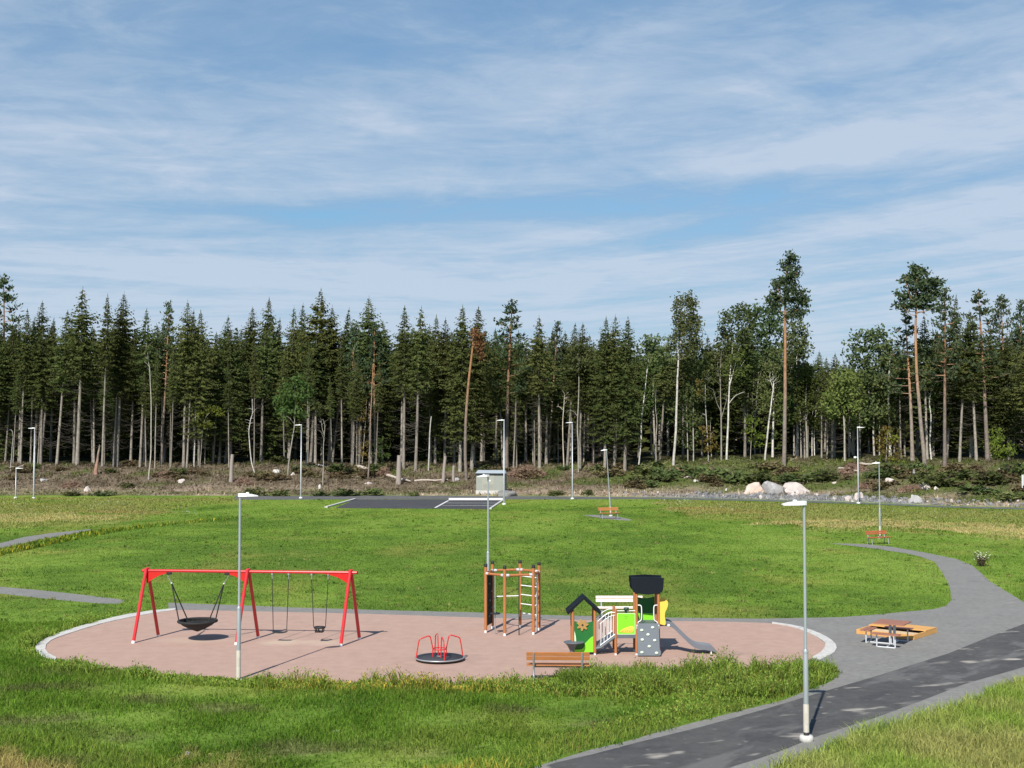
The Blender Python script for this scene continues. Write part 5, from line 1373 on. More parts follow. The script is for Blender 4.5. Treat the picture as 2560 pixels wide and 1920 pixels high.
# ---------- picnic table and sandbox
def table():
    t = thing('picnic_table', 'square brown picnic table with three attached bench seats on white steel frames', 'picnic table', (12.78, 41.98, .004), R(-32))
    for k in range(7): MB().box((0, -.435 + .145 * k, .735), (1.02, .138, .035)).build('tabletop', M_woodb, t, bevel=.004) if k == 0 else None
    tt = [c for c in t.children if c.name.startswith('tabletop')][0]
    m = MB()
    for k in range(7): m.box((0, -.435 + .145 * k, .735), (1.02, .138, .035))
    tt.data = m.mesh('tabletop', M_woodb)
    for k in (0, 2, 3):                     # three seats, the fourth side left open
        a = math.pi / 2 * k; Mx = Matrix.Rotation(a, 4, 'Z')
        s = MB()
        for j in (-1, 1): s.box((0, -.80 + j * .085, .45), (.92, .155, .035))
        o = s.build('seat', M_woodb, t, bevel=.004); o.matrix_local = Mx
        f = MB().path(smooth_poly([(-.30, -.80, .43), (-.30, -.80, .08), (-.30, -.80, .02), (-.24, -.80, .02), (.24, -.80, .02), (.30, -.80, .02), (.30, -.80, .08), (.30, -.80, .43)], 2, False), .024, 8)
        f.path([(0, -.80, .02), (0, 0, .02)], .024, 8)
        o = f.build('seat_frame', M_steelw, t); o.matrix_local = Mx
    c = MB()
    for x, y in ((-.07, -.07), (.07, -.07), (-.07, .07), (.07, .07)): c.path([(x, y, .0), (x, y, .715)], .03, 8)
    c.box((0, 0, .70), (.7, .06, .03)); c.box((0, 0, .70), (.06, .7, .026)); c.build('pedestal', M_steelw, t)


table()


def sandbox():
    t = thing('sandbox', 'low square sandbox of yellow timber with a half lid, behind the picnic table', 'sandbox', (13.66, 44.35, .004), R(-40))
    h = 1.02
    for k in range(4):
        a = math.pi / 2 * k
        for i, z in enumerate((.085,)):
            o = MB().box((0, -h, z), (2 * h + (.05 if i == k % 2 else -.05), .05, .165)).build('side_board', M_woody, t, bevel=.006); o.matrix_local = Matrix.Rotation(a, 4, 'Z')
    for k in range(4): MB().box((0, .12 + .245 * k, .187), (2 * h + .06, .235, .035)).build('lid_board', M_woody, t, bevel=.006)
    MB().box((0, -.5, .05), (1.98, .98, .08)).build('sand', granular('yellow_play_sand', (.62, .47, .29), (.55, .40, .24), (.68, .54, .36), 50, 2.0), t)


sandbox()


# ---------- lamps
def make_lamp(name, label, h, head_az, loc, group, head='long', lean=0.0, sleeve=True, cam_box=False, thick=1.0, collar=True):
    t = thing(name, label, 'street lamp', loc, 0, group)
    MB().lathe([(.0, .13), (.135, .13), (.16, .10), (.165, -.05), (.0, -.05)], 24, (0, 0, 0 if collar else -.11)).build('base', M_conc, t) if sleeve else MB().lathe([(0, .16), (.16, .16), (.19, .12), (.19, -.1), (0, -.1)], 16).build('base', M_whitepaint, t)
    pole = MB()
    if sleeve:
        if collar: MB().lathe([(.062, .12), (.062, .26), (.05, .26)], 16).build('collar', M_black, t)
        MB().lathe([(.067, .2 if collar else -.1), (.067, .82), (.062, .84)], 20).build('sleeve', M_beige, t)
        MB().box((0, -.066, .52), (.06, .008, .26)).build('hatch', M_beige, t, bevel=.003)
        pole.lathe([(.061, .80), (.060, 2.02), (.040, 2.08), (.037, 2.1), (.034, h)], 20); pole.lathe([(.034, h), (0, h)], 20)
        pole.lathe([(.064, 2.00), (.064, 2.05), (.045, 2.09)], 20)
    else: pole.lathe([(.085 * thick, .1), (.06 * thick, h), (0, h)], 14)
    po = pole.build('pole', M_galv if not sleeve else M_pole, t)
    if head == 'long':
        hd = MB(); L = .52 if sleeve else .75; w = .13 if sleeve else .16
        secs = [(-.06, .03, .10), (0, w * .55, .105), (.15, w, .10), (L * .7, w * .95, .07), (L, w * .6, .035)]
        vs = []
        for x, ww, hh in secs: vs += [(x, -ww, 0), (x, ww, 0), (x, ww * .85, hh), (x, -ww * .85, hh)]
        fs = [(i * 4 + j, i * 4 + (j + 1) % 4, i * 4 + 4 + (j + 1) % 4, i * 4 + 4 + j) for i in range(len(secs) - 1) for j in range(4)] + [(3, 2, 1, 0), (16, 17, 18, 19)]
        o = hd.add(vs, fs).build('lamp_head', M_white, t, bevel=.012); o.location = (0, 0, h - .02); o.rotation_euler = (0, 0, head_az)
        g_ = MB().box((L * .45, 0, -.006), (L * .55, w * 1.2, .012)).build('lens', M_lens, o)
        MB().lathe([(0, 0), (.05, 0), (.05, .03), (.03, .045), (0, .048)], 14, (.22, 0, .085)).build('sensor', M_white, o)
    if cam_box:
        c = MB().path([(0, 0, h * .61), (-.28, -.1, h * .61)], .03, 8); c.box((-.34, -.12, h * .61), (.22, .16, .18)); c.build('camera_box', M_white, t)
    if lean: lean_q(t, lean, 0)
    return t


GL = 'park lamps along the gravel paths'
def lamp_px(name, label, base, topy, az, group, **kw):
    p = ground_hit(*base) if base[1] < 1240 else at(*base)
    h = (base[1] - topy) * p.y / F
    return make_lamp(name, label, h - .07, R(az), p, group, **kw)


lamp_px('park_lamp', 'nearest lamp post, standing on the asphalt edge at the lower right', (2016, 1852), 1262, 186, GL)
lamp_px('park_lamp', 'lamp post in front of the swing frame, rooted in the near grass edge', (596, 1699), 1240, 28, GL, collar=False)
lamp_px('park_lamp', 'lamp post on the lawn behind the climbing frame', (1220, 1502), 1190, 215, GL)
lamp_px('park_lamp', 'leaning lamp post beside the mid field bench', (1527, 1291), 1124, 190, GL, lean=-.062)
lamp_px('park_lamp', 'lamp post behind the red-brown bench on the right', (2200, 1346), 1157, 183, GL)
GS = 'tall lamps along the far street'
lamp_px('street_lamp', 'tall lamp beside the street at the left end of the car park', (752, 1246), 1062, 185, GS, sleeve=False)
lamp_px('street_lamp', 'tallest lamp, at the right corner of the car park before the cabinet', (1260, 1262), 1050, 182, GS, sleeve=False)
lamp_px('street_lamp', 'tall lamp on the lawn edge right of the cabinet', (1431, 1248), 1056, 200, GS, sleeve=False)
lamp_px('street_lamp', 'tall thin lamp with a side box by the stone bank on the right', (2146, 1259), 1068, 15, GS, sleeve=False, cam_box=True, thick=.8)
lamp_px('street_lamp', 'tall lamp before the wood at the far left', (84, 1247), 1070, 170, GS, sleeve=False)
lamp_px('street_lamp', 'short lamp with a long flat head at the far left', (39, 1246), 1170, 20, GS, sleeve=False, thick=.8)


# ---------- utility cabinet
def cabinet():
    p = at(1192, 1238)
    w, dp, h = 3.45, 2.4, 2.55
    t = thing('utility_cabinet', 'grey-green transformer cabinet on a white plinth beside the street', 'cabinet', (p.x + w / 2, p.y + dp / 2, 0), R(-6))
    MB().box((0, 0, .20), (w, dp, .7)).build('plinth', M_conc, t)
    M_cab = mat('grey_green_steel', (.30, .315, .275), .55, noise=.06, nscale=2)
    MB().box((0, 0, .55 + (h - .55) / 2), (w - .06, dp - .06, h - .55)).build('body', M_cab, t)
    M_roof = mat('pale_roof_sheet', (.50, .56, .60), .4, metal=.2)
    z = h
    MB().add([(-w / 2 - .1, -dp / 2 - .15, z), (w / 2 + .1, -dp / 2 - .15, z), (w / 2 + .1, dp / 2 + .15, z), (-w / 2 - .1, dp / 2 + .15, z), (-w / 2 + .1, 0, z + .38), (w / 2 - .1, 0, z + .38)],
             [(3, 2, 1, 0), (0, 1, 5, 4), (2, 3, 4, 5), (1, 2, 5), (3, 0, 4)]).build('roof', M_roof, t)
    MB().box((0, -dp / 2 - .155, z - .02), (w + .2, .02, .11)).build('fascia', M_navy, t)
    M_d = mat('cabinet_door_steel', (.335, .335, .28), .55)
    for x in (-.62, .10):
        d = MB().box((x, -dp / 2 + .025, 1.55), (.70, .03, 1.85)).build('door', M_d, t, bevel=.01)
        v = MB()
        for k in range(6): v.box((x, -dp / 2 + .004, .82 + .09 * k), (.52, .02, .03))
        v.build('louvre', M_cab, d)
    MB().box((-.05, -dp / 2 - .0, 1.72), (.16, .012, .2)).build('sign', M_whitepaint, t)
    # gravel heap against its right corner
    q = at(1266, 1240)
    me = blob_mesh('gravel_heap', M_gravel, (2.0, 1.3, 1.0), 5, 4, .3, False)
    tag(obj('gravel_heap', me, None, (q.x + .2, q.y + .0, .02)), 'small grey gravel heap at the right foot of the cabinet', 'heap')


cabinet()
# ------------------------------------------------------------------ the cleared bank between street and wood
M_rock_p = mat('pinkish_granite', (.60, .52, .465), .85, col2=(.44, .385, .355), nscale=1.3, bump=.5, bscale=6)
M_rock_g = mat('grey_granite', (.43, .42, .41), .85, col2=(.30, .29, .28), nscale=1.3, bump=.5, bscale=6)
M_rock_o = mat('rusty_granite', (.60, .52, .46), .85, col2=(.52, .37, .28), nscale=.45, bump=.5, bscale=6)
M_log = mat('peeled_log', (.52, .45, .38), .9, col2=(.36, .30, .25), nscale=3, bump=.4, bscale=10)
M_stump = mat('grey_stump', (.36, .31, .27), .9, col2=(.25, .21, .18), nscale=3, stretch=(6, 6, .8), bump=.5, bscale=8)
M_brush = mat('brown_brushwood', (.21, .13, .085), .95, col2=(.30, .20, .145), nscale=2)


def rock(px, py, w, h, mt_, label, seed, name='boulder', dep=None):
    p = ground_hit(px, py); sc = F / p.y
    sx, sz = w / sc / 2, h / sc
    me = blob_mesh(name, mt_, (sx * 1.42, (dep or sx) * 1.3, sz * 1.3), seed)
    tag(obj(name, me, None, (p.x, p.y + .6 * sx, p.z - .02)), label, 'rock')


rock(1886, 1235, 48, 24, M_rock_o, 'blocky pale boulder with a rusty patch, left one of three on the stone bank', 3)
rock(1938, 1235, 60, 36, M_rock_g, 'grey hollow-sided boulder, middle one of three on the stone bank', 8)
rock(1997, 1236, 88, 24, M_rock_p, 'long pinkish boulder, right one of three on the stone bank', 12)
for i, (px, py, w, h, lab) in enumerate([
    (1681, 1196, 20, 8, 'pale flat stone among bushes below the twin-topped birch'), (1720, 1195, 22, 6, 'pale pinkish flat stone right of another, below the grey leafy birch'), (1741, 1205, 11, 7, 'small white stone in the grass of the bank'),
    (1816, 1228, 7, 6, 'tiny white stone left of the three boulders'), (798, 1224, 7, 10, 'upright white stone near the thin forked stem'), (731, 1188, 14, 8, 'yellowish stone at the foot of the leaning leafy tree'),
    (105, 1204, 22, 8, 'whitish stone low on the bank at far left'), (450, 1206, 20, 10, 'pale broken stone on the brown slash left of the grey stump'), (217, 1229, 18, 10, 'pinkish stone near the street at far left'),
    (688, 1183, 20, 8, 'grey-white stone left of the leaning leafy tree'), (920, 1210, 20, 7, 'pale stone below the rusty young tree'), (2228, 1212, 22, 20, 'grey speckled stone in the scrub on the right bank'), (2290, 1188, 24, 14, 'mossy pale stone under the tall right-hand pines'),
    (2320, 1223, 34, 15, 'brownish boulder at the lower right bank'), (2342, 1226, 13, 8, 'small light stone beside the brownish boulder'), (2470, 1228, 22, 9, 'pale stone on the bank near the right edge'), (2500, 1175, 6, 5, 'tiny white stone in the scrub at far right'),
    (2088, 1213, 14, 5, 'flat pale stone right of the pinkish boulder'), (2296, 1257, 34, 26, 'tan boulder in the earth bank beside the street on the right'), (2150, 1252, 24, 18, 'light split stone at the foot of the thin lamp'), (2122, 1252, 22, 16, 'pinkish split stone left of the thin lamp'),
    (1140, 1205, 14, 8, 'reddish stone by the short stump near the cabinet')]):
    rock(px, py, w, h, [M_rock_g, M_rock_p, M_rock_p][i % 3] if 'white' not in lab else M_conc, lab, 20 + i, 'stone')


def high_stump(bx, by, tx, ty, r, label):
    p = ground_hit(bx, by); sc = F / p.y; H = (by - ty) / sc
    pts = [((tx - bx) / sc * k / 4 + .02 * math.sin(k * 2), 0, -.3 + (H + .3) * k / 4) for k in range(5)]
    m = MB().path(pts, [r * 1.35, r * 1.1, r, r * .96, r * .92], 10)
    o = m.build('high_stump', M_stump, None, p); tag(o, label, 'tree stump', 'high stumps left on the bank')


high_stump(577, 1206, 580, 1137, .22, 'high grey stump left of the bowed white birch, with debris at its foot')
high_stump(996, 1212, 998, 1140, .30, 'thickest high stump, left of the broken white birch')
high_stump(1107, 1206, 1113, 1142, .20, 'slightly tilted high stump between the broken white birch and the cabinet')
high_stump(1133, 1204, 1134, 1164, .18, 'shortest stump, closest to the red-topped dead pine')


def log(p0, p1, r, label):
    a, b = ground_hit(*p0), ground_hit(*p1)
    m = MB(); pts = [a.lerp(b, k / 5) + Vector((0, 0, r * .8 + .06 * math.sin(k * 1.7))) for k in range(6)]
    for i, q in enumerate(pts): q.z = max(q.z, float(hgt(q.x, q.y)) + r * .7)
    base = a.copy(); m.path([q - base for q in pts], [r, r * .95, r * .9, r * .8, r * .7, r * .55], 8)
    tag(m.build('log', M_log, None, base), label, 'log')


log((960, 1190), (1026, 1207), .20, 'fallen pale log sloping down to the thickest high stump')
log((1036, 1206), (1120, 1205), .15, 'long pale log lying level between two high stumps')
log((25, 1172), (58, 1168), .13, 'white log lying at the far left beside the small bent birch')
log((790, 1166), (826, 1172), .16, 'bleached log under the bushy yellow-green spruce')
log((2098, 1174), (2146, 1184), .16, 'white log lying left of the thin lamp below the brush mound')
log((2150, 1165), (2180, 1168), .18, 'white log right of the thin lamp above the brush mound')
log((893, 1172), (935, 1178), .22, 'grey log at the root of the curved orange stem')


def brush_pile(px, py, w, h, label, n=420, seed=0, mt_=None):
    p = ground_hit(px, py); sc = F / p.y; rx, rz = w / sc / 2, h / sc; rr = random.Random(seed); m = MB()
    me_core = None
    for i in range(n):
        a = rr.uniform(0, 6.28); q = math.sqrt(rr.random()); x, y = rx * q * math.cos(a), rx * .7 * q * math.sin(a)
        z = rz * (1 - q * q) * rr.uniform(.2, 1.0) + float(hgt(p.x + x, p.y + y)) - p.z
        d = Vector((rr.gauss(0, 1), rr.gauss(0, 1), rr.gauss(0, .4))).normalized(); l = rr.uniform(.25, .9)
        m.path([Vector((x, y, z)) - d * l * .5, Vector((x, y, z + .04)), Vector((x, y, z)) + d * l * .5], [.025, .02, .008], 3, cap=False)
        if i % 2 == 0: m.diamond(Vector((x, y, z * .8)), d * .22, Vector((rr.gauss(0, 1), rr.gauss(0, 1), rr.gauss(0, 1))).normalized() * .12)
    tag(m.build('brush_pile', mt_ or M_brush, None, p), label, 'brush pile')


brush_pile(1318, 1186, 100, 24, 'big brown brush heap right of the cabinet', 700, 1)
brush_pile(2130, 1178, 66, 20, 'dark brown root mound with white logs beside the thin lamp', 500, 2)
brush_pile(178, 1217, 50, 14, 'dark twiggy heap low on the far left bank', 320, 3)
brush_pile(410, 1192, 60, 12, 'flat brown slash heap below the winding bare birch', 380, 4)
brush_pile(960, 1190, 40, 26, 'upturned root plate at the thick end of the fallen pale log', 340, 5)
brush_pile(612, 1208, 46, 14, 'brown heap right of the high grey stump', 320, 6)
brush_pile(2275, 1225, 60, 12, 'brown twig heap beside the brownish boulder on the right bank', 320, 7)
brush_pile(2170, 1216, 44, 10, 'low dark brush heap just right of the thin lamp', 280, 8)


# ---- bushes: each one a thing
L_bush = foliage('bush_leaves', (.07, .10, .030), (.155, .175, .060), .25, .4)
L_bush2 = foliage('heath_leaves', (.125, .10, .05), (.23, .18, .085), .25, .35)


def bush_proto(seed, mt_, n=260):
    rr = random.Random(seed); m = MB()
    for i in range(n):
        a = rr.uniform(0, 6.28); q = rr.random() ** .6; z = rr.uniform(.05, .95)
        r = .62 * q * math.sqrt(max(0.05, 1 - (z - .35) ** 2 * 1.6)) * (1 + .35 * math.sin(a * 3 + seed))
        c = Vector((r * math.cos(a), r * math.sin(a), z * (.75 + .3 * math.sin(a * 2 + seed))))
        u = (c * .8 + Vector((rr.gauss(0, .5), rr.gauss(0, .5), rr.gauss(.2, .5)))).normalized() * rr.uniform(.09, .2)
        m.diamond(c, u, u.cross(Vector((rr.gauss(0, 1), rr.gauss(0, 1), rr.gauss(0, 1)))).normalized() * rr.uniform(.05, .1))
    s = MB()
    for k in range(7):
        a = rr.uniform(0, 6.28); s.path([(0, 0, -.15), (.2 * math.cos(a), .2 * math.sin(a), .4), (.42 * math.cos(a), .42 * math.sin(a), .8)], [.025, .018, .006], 4, cap=False)
    return m.mesh('foliage', mt_), s.mesh('stems', B_twig)


BP = [bush_proto(s, L_bush) for s in (1, 2, 3)] + [bush_proto(s, L_bush2) for s in (4, 5)]


def bush(px, py, w, h, label, kind=None, group=None):
    p = ground_hit(px, py); sc = F / p.y
    t = thing('bush', label, 'bush', p, rnd.uniform(0, 6.28), group); t.scale = (w / sc / 1.1, w / sc / 1.1, h / sc * .85)
    f, s = BP[rnd.randrange(3) if kind is None else kind]
    obj('foliage', f, t); obj('stems', s, t)


for px, py, w, h, lab in [
    (318, 1222, 34, 18, 'round dark bush low on the far left bank'), (632, 1240, 44, 26, 'dark bush behind the lamp top at the left of the street'), (256, 1240, 50, 16, 'low green bush at the street edge, far left'), (180, 1240, 40, 14, 'low bush left of another at the far left street edge'),
    (860, 1240, 60, 22, 'wide weedy bush behind the car park, left part'), (930, 1238, 60, 20, 'wide weedy bush behind the car park, right part'), (800, 1240, 40, 14, 'small weed bush beside the tall lamp at the car park'), (1032, 1240, 30, 14, 'small round bush on the sandy verge behind the car park'),
    (700, 1240, 44, 18, 'grey-green bush left of the tall lamp at the car park'), (1390, 1238, 44, 14, 'low dark bush in the sandy cut right of the cabinet'), (1470, 1238, 30, 16, 'small bush in the sandy cut behind the street lamp'),
    (1630, 1198, 80, 40, 'large dark bush below the dark gap in the wood'), (1668, 1200, 60, 34, 'dark bush right next to the large one below the gap'), (1740, 1194, 60, 34, 'dark bush between the pale flat stones'), (1780, 1200, 70, 36, 'dense bush left of the three boulders'), (1830, 1205, 70, 40, 'tall green bush above the left boulder'), (1900, 1205, 70, 30, 'bush above the middle boulder'), (1980, 1205, 70, 26, 'bush above the long pinkish boulder'),
    (2030, 1203, 60, 24, 'bush right above the end of the pinkish boulder'), (2070, 1200, 60, 26, 'bush left of the root mound on the right'), (2200, 1195, 60, 30, 'dense bush between lamp and tall pines'), (2240, 1185, 60, 26, 'bush at the foot of the flat-branched pine'), (2310, 1205, 60, 34, 'round dark bush below the tallest right pine'), (2350, 1215, 70, 36, 'broad dark bush below the slender orange-stemmed pine'), (2420, 1200, 60, 30, 'bush near the thin pale stem on the right'),
    (2480, 1210, 70, 36, 'dark bush below the yellow-green young tree'), (2530, 1190, 60, 36, 'dark bush at the right edge above the sign'), (2440, 1232, 80, 22, 'low green bush near the right street bank'), (2530, 1250, 70, 20, 'low bush before the sign at the right edge'), (1500, 1182, 50, 24, 'bush at the foot of the left dense spruce of three'), (1640, 1185, 70, 34, 'dark scrub below the slanting birch'), (940, 1178, 50, 22, 'green bush near the upturned roots'), (700, 1160, 50, 24, 'bush at the foot of the tall pointed spruce'), (848, 1182, 60, 24, 'bush below the dim trunk beside the yellow-green spruce'), (1220, 1176, 40, 16, 'dark bush behind the cabinet roof')]:
    bush(px, py, w, h, lab)
rr = random.Random(5)
for i in range(110):
    px = rr.uniform(-20, 2580) if i < 70 else rr.uniform(1550, 2580); py = rr.uniform(1168, 1225) if px > 1550 else rr.uniform(1165, 1200)
    w = rr.uniform(22, 55)
    bush(px, py, w, w * rr.uniform(.28, .5), 'low brownish heath clump on the cleared bank', rr.choice([3, 4, 3, 4, 0]), 'heath clumps scattered over the cleared bank')


def bank_cover():
    """slash and ground cover of the cleared bank: sticks, dry grass, small leaves"""
    n = 44000
    x = rng.uniform(-80, 85, n); s = rng.uniform(.5, 30, n) ; y = np.interp(x, SFX, SFY) + s; z = hgt(x, y)
    px, py = to_px(x, y, z); k = (px > -60) & (px < 2620); x, y, z, s, px = x[k], y[k], z[k], s[k], px[k]; n = len(x)
    gcol = ground_col(x, y)
    stick = rng.random(n) < .34
    a = rng.uniform(0, 6.283, n); L = np.where(stick, rng.uniform(.2, 1.5, n), rng.uniform(.10, .36, n)); H = np.where(stick, rng.uniform(-.10, .34, n), rng.uniform(.10, .45, n)); w = np.where(stick, rng.uniform(.018, .05, n), rng.uniform(.05, .13, n))
    dx, dy = np.cos(a), np.sin(a)
    c = np.stack([x, y, z], 1); U = np.stack([dx * L * .5, dy * L * .5, H], 1); Wd = np.stack([-dy * w, dx * w, w * .6], 1)
    b0 = c + np.stack([0 * x, 0 * x, np.where(stick, .08, -.02)], 1)
    V = np.stack([b0 - U * np.where(stick, 1, .1)[:, None], b0 + Wd, b0 + U, b0 - Wd], 1).reshape(-1, 3)
    col = np.where(stick[:, None], gcol * .45 + np.array([.25, .20, .145]) * rng.uniform(.2, 1.7, n)[:, None] * .6, gcol * rng.uniform(.6, 1.4, n)[:, None])
    Fc = np.arange(n * 4).reshape(-1, 4)
    me = np_mesh('slash_cover', V, Fc, attr_leaf('slash_and_weeds', .15), np.repeat(col, 4, 0))
    tag(obj('slash_cover', me), 'twigs, dry grass and weeds covering the cleared bank', 'ground cover', kind='stuff')


bank_cover()


def rubble():
    """loose stones of the bank beside the street on the right"""
    rr = random.Random(31); m = MB()
    ico = bmesh.new(); bmesh.ops.create_icosphere(ico, subdivisions=1, radius=1); iv = [v.co.copy() for v in ico.verts]; jf = [tuple(v.index for v in f.verts) for f in ico.faces]; ico.free()
    for i in range(900):
        px = rr.uniform(1560, 2270) if i % 6 else rr.uniform(2270, 2620)
        p0 = at(px, float(np.interp(px, [a for a, _ in STREET_FAR], [b for _, b in STREET_FAR])))
        y = p0.y + rr.uniform(.3, 4.4); x = p0.x; r_ = rr.choice([.05, .07, .09, .12, .22]) * rr.uniform(.7, 1.3) * (.6 if px < 1750 else 1)
        q = Quaternion(Vector((rr.gauss(0, 1), rr.gauss(0, 1), rr.gauss(0, 1))).normalized(), rr.uniform(0, 3)); z = float(hgt(x, y))
        m.add([Vector((x, y, z + r_ * .2)) + q @ Vector((v.x * r_ * 1.3 * (1 + .25 * math.sin(v.y * 9 + i)), v.y * r_, v.z * r_ * .75)) for v in iv], jf, rr.choice([0] * 14 + [1] + [3] * 6))
    tag(m.build('rubble', [mat('crushed_grey_stone', (.24, .24, .245), .9, noise=.3), M_rock_p, M_conc, mat('dark_stone', (.15, .15, .155), .9)]), 'loose broken stones banked up along the far street', 'rubble', kind='stuff')


rubble()


def sign():
    p = ground_hit(2572, 1222); p.y -= .5
    t = thing('sign_board', 'white-framed board cut by the right photo edge on the bank', 'sign', p, R(8))
    w, h = 1.9, 1.05
    MB().box((0, 0, h / 2 + .25), (w, .03, h)).build('board', mat('grey_board', (.50, .49, .52), .5), t)
    f = MB()
    for x in (-w / 2, w / 2): f.box((x, -.01, h / 2 + .1), (.08, .06, h + .4))
    f.box((0, -.01, h + .26), (w, .06, .07)); f.build('frame', M_whitepaint, t)
    e_ = MB().lathe([(0, 0), (.3, 0), (.3, .01), (0, .01)], 20).build('emblem', M_conc, t); e_.location = (-.42, -.018, .62)
    e_.rotation_euler = (R(90), 0, 0)


sign()


def flowering_plant():
    p = at(2453, 1416); rr = random.Random(4); m = MB(); fl = MB(); st = MB()
    t = thing('flowering_plant', 'tall white-flowering weed beside the right-hand gravel path', 'plant', p); t.scale = (.85, .85, .8)
    for k in range(26):
        a = rr.uniform(0, 6.28); q = rr.uniform(.1, .55); h = rr.uniform(.5, 1.15) * (1 - .4 * q)
        e = Vector((q * math.cos(a), q * math.sin(a), h)); st.path([(e.x * .2, e.y * .2, 0), e * .6 + Vector((0, 0, .1)), e], [.012, .009, .005], 4, cap=False)
        for j in range(4): fl.diamond(e + Vector((rr.gauss(0, .06), rr.gauss(0, .06), rr.gauss(0, .03))), Vector((rr.gauss(0, 1), rr.gauss(0, 1), .3)).normalized() * .045, Vector((rr.gauss(0, 1), rr.gauss(0, 1), .3)).normalized() * .04)
        for j in range(16): m.diamond(e * rr.uniform(.15, .9) + Vector((rr.gauss(0, .08), rr.gauss(0, .08), 0)), Vector((rr.gauss(0, 1), rr.gauss(0, 1), rr.gauss(0, .6))).normalized() * .08, Vector((rr.gauss(0, 1), rr.gauss(0, 1), rr.gauss(0, 1))).normalized() * .03)
    st.build('stems', B_twig, t); m.build('leaves', L_bush2, t); fl.build('flowers', mat('cream_petals', (.60, .62, .45), .8), t)


flowering_plant()


# ------------------------------------------------------------------ grass
def clear_of(x, y, grow=0.0):
    m = np.ones(x.shape, bool)
    x = x + (fbm(x * 2.3, y * 2.3, 91, 3) - .5) * .45 + rng.normal(0, .05, x.shape); y = y + (fbm(x * 1.9, y * 1.9, 92, 3) - .5) * .55 + rng.normal(0, .06, x.shape)
    for P in EXCL: m &= ~inside(P, x, y)
    return m


def blades(x, y, h, w, lean, col, curl=.5):
    """one bent blade (two triangles, four points) per place"""
    n = len(x); a = rng.uniform(0, 6.283, n); b = rng.uniform(0, 6.283, n)
    z = hgt(x, y); c = np.stack([x, y, z - .01], 1)
    side = np.stack([np.cos(a) * w, np.sin(a) * w, np.zeros(n)], 1)
    ld = np.stack([np.cos(b), np.sin(b), np.zeros(n)], 1) * (h * lean)[:, None]
    mid = c + ld * .35 + np.stack([np.zeros(n), np.zeros(n), h * .62], 1)
    tip = c + ld + np.stack([np.zeros(n), np.zeros(n), h * (1 - .25 * lean)], 1)
    V = np.stack([c - side, c + side, mid + side * .75, tip, mid - side * .75], 1).reshape(-1, 3)
    o = (np.arange(n) * 5)[:, None]
    Fc = np.concatenate([o + np.array([[0, 1, 2]]), o + np.array([[0, 2, 4]]), o + np.array([[4, 2, 3]])], 0)
    return V, Fc, np.repeat(col, 5, 0)


M_blade = attr_leaf('grass_blades', .42)


def grass_obj(name, label, parts):
    o = 0; Vs, Fs, Cs = [], [], []
    for V, Fc, Cc in parts: Vs.append(V); Fs.append(Fc + o); Cs.append(Cc); o += len(V)
    me = np_mesh(name, np.concatenate(Vs), np.concatenate(Fs), M_blade, np.concatenate(Cs))
    tag(obj(name, me), label, 'grass', kind='stuff')


def wedge(n, d0, d1, pad=1.5, power=1.0):
    u = rng.random(n); y = (d0 ** power + u * (d1 ** power - d0 ** power)) ** (1 / power)
    return rng.uniform(-1, 1, n) * (.425 * y + pad), y


def jit(col, s, yel=0.0):
    n = len(col); c = col * rng.uniform(1 - s, 1 + s, n)[:, None]
    if yel: c = np.where((rng.random(n) < yel)[:, None], c * .45 + np.array([.30, .25, .08]) * .7, c)
    return c


# lawn beyond the play area
x, y = wedge(290000, 43, 141, 6, .62)
k = clear_of(x, y) & (y < np.interp(x, SFX, SFY) - .3); x, y = x[k], y[k]
px, py = to_px(x, y)
mead = inside(Z_MEAD1, x, y) | inside(Z_MEAD2, x, y) | inside(Z_DRY1, x, y) | inside(Z_DRY2, x, y) | inside(Z_YEL, x, y)
tall = np.clip((fbm(x * .35, y * .25, 71) - .45) * 2, 0, 1)
h = np.where(mead, rng.uniform(.06, .22, len(x)), rng.uniform(.03, .085, len(x)) * (1 + .7 * tall))
w = (.008 + .00018 * y) * np.where(mead, 1.1, 1.0) * rng.uniform(.7, 1.3, len(x))
col = jit(grass_col(x, y), .28, .05)
grass_obj('lawn_grass', 'mown green lawn grass between the play area and the street', [blades(x, y, h, w, rng.uniform(.25, 1.1, len(x)), col)])

# scattered taller tufts and weeds in the lawn
cx_, cy_ = wedge(2600, 43.5, 138, 5, .8); k = clear_of(cx_, cy_) & (fbm(cx_ * .12, cy_ * .1, 95) > .44); cx_, cy_ = cx_[k], cy_[k]
m_ = 16; rad_ = rng.uniform(.08, .35, len(cx_)); ta = rng.uniform(0, 6.283, (len(cx_), m_)); tr_ = np.sqrt(rng.random((len(cx_), m_))) * rad_[:, None]
x, y = (cx_[:, None] + tr_ * np.cos(ta)).ravel(), (cy_[:, None] + tr_ * np.sin(ta) * .8).ravel(); th_ = np.repeat(rng.uniform(.08, .20, len(cx_)), m_)
tone = np.repeat(np.where((rng.random(len(cx_)) < .3)[:, None], np.array([.27, .28, .09]), np.array([.12, .205, .04])), m_, 0)
grass_obj('grass_tufts', 'taller tufts and weeds scattered over the lawn', [blades(x, y, th_ * rng.uniform(.5, 1.1, len(x)), (.008 + .00016 * y), rng.uniform(.3, 1.0, len(x)), jit(tone, .25))])

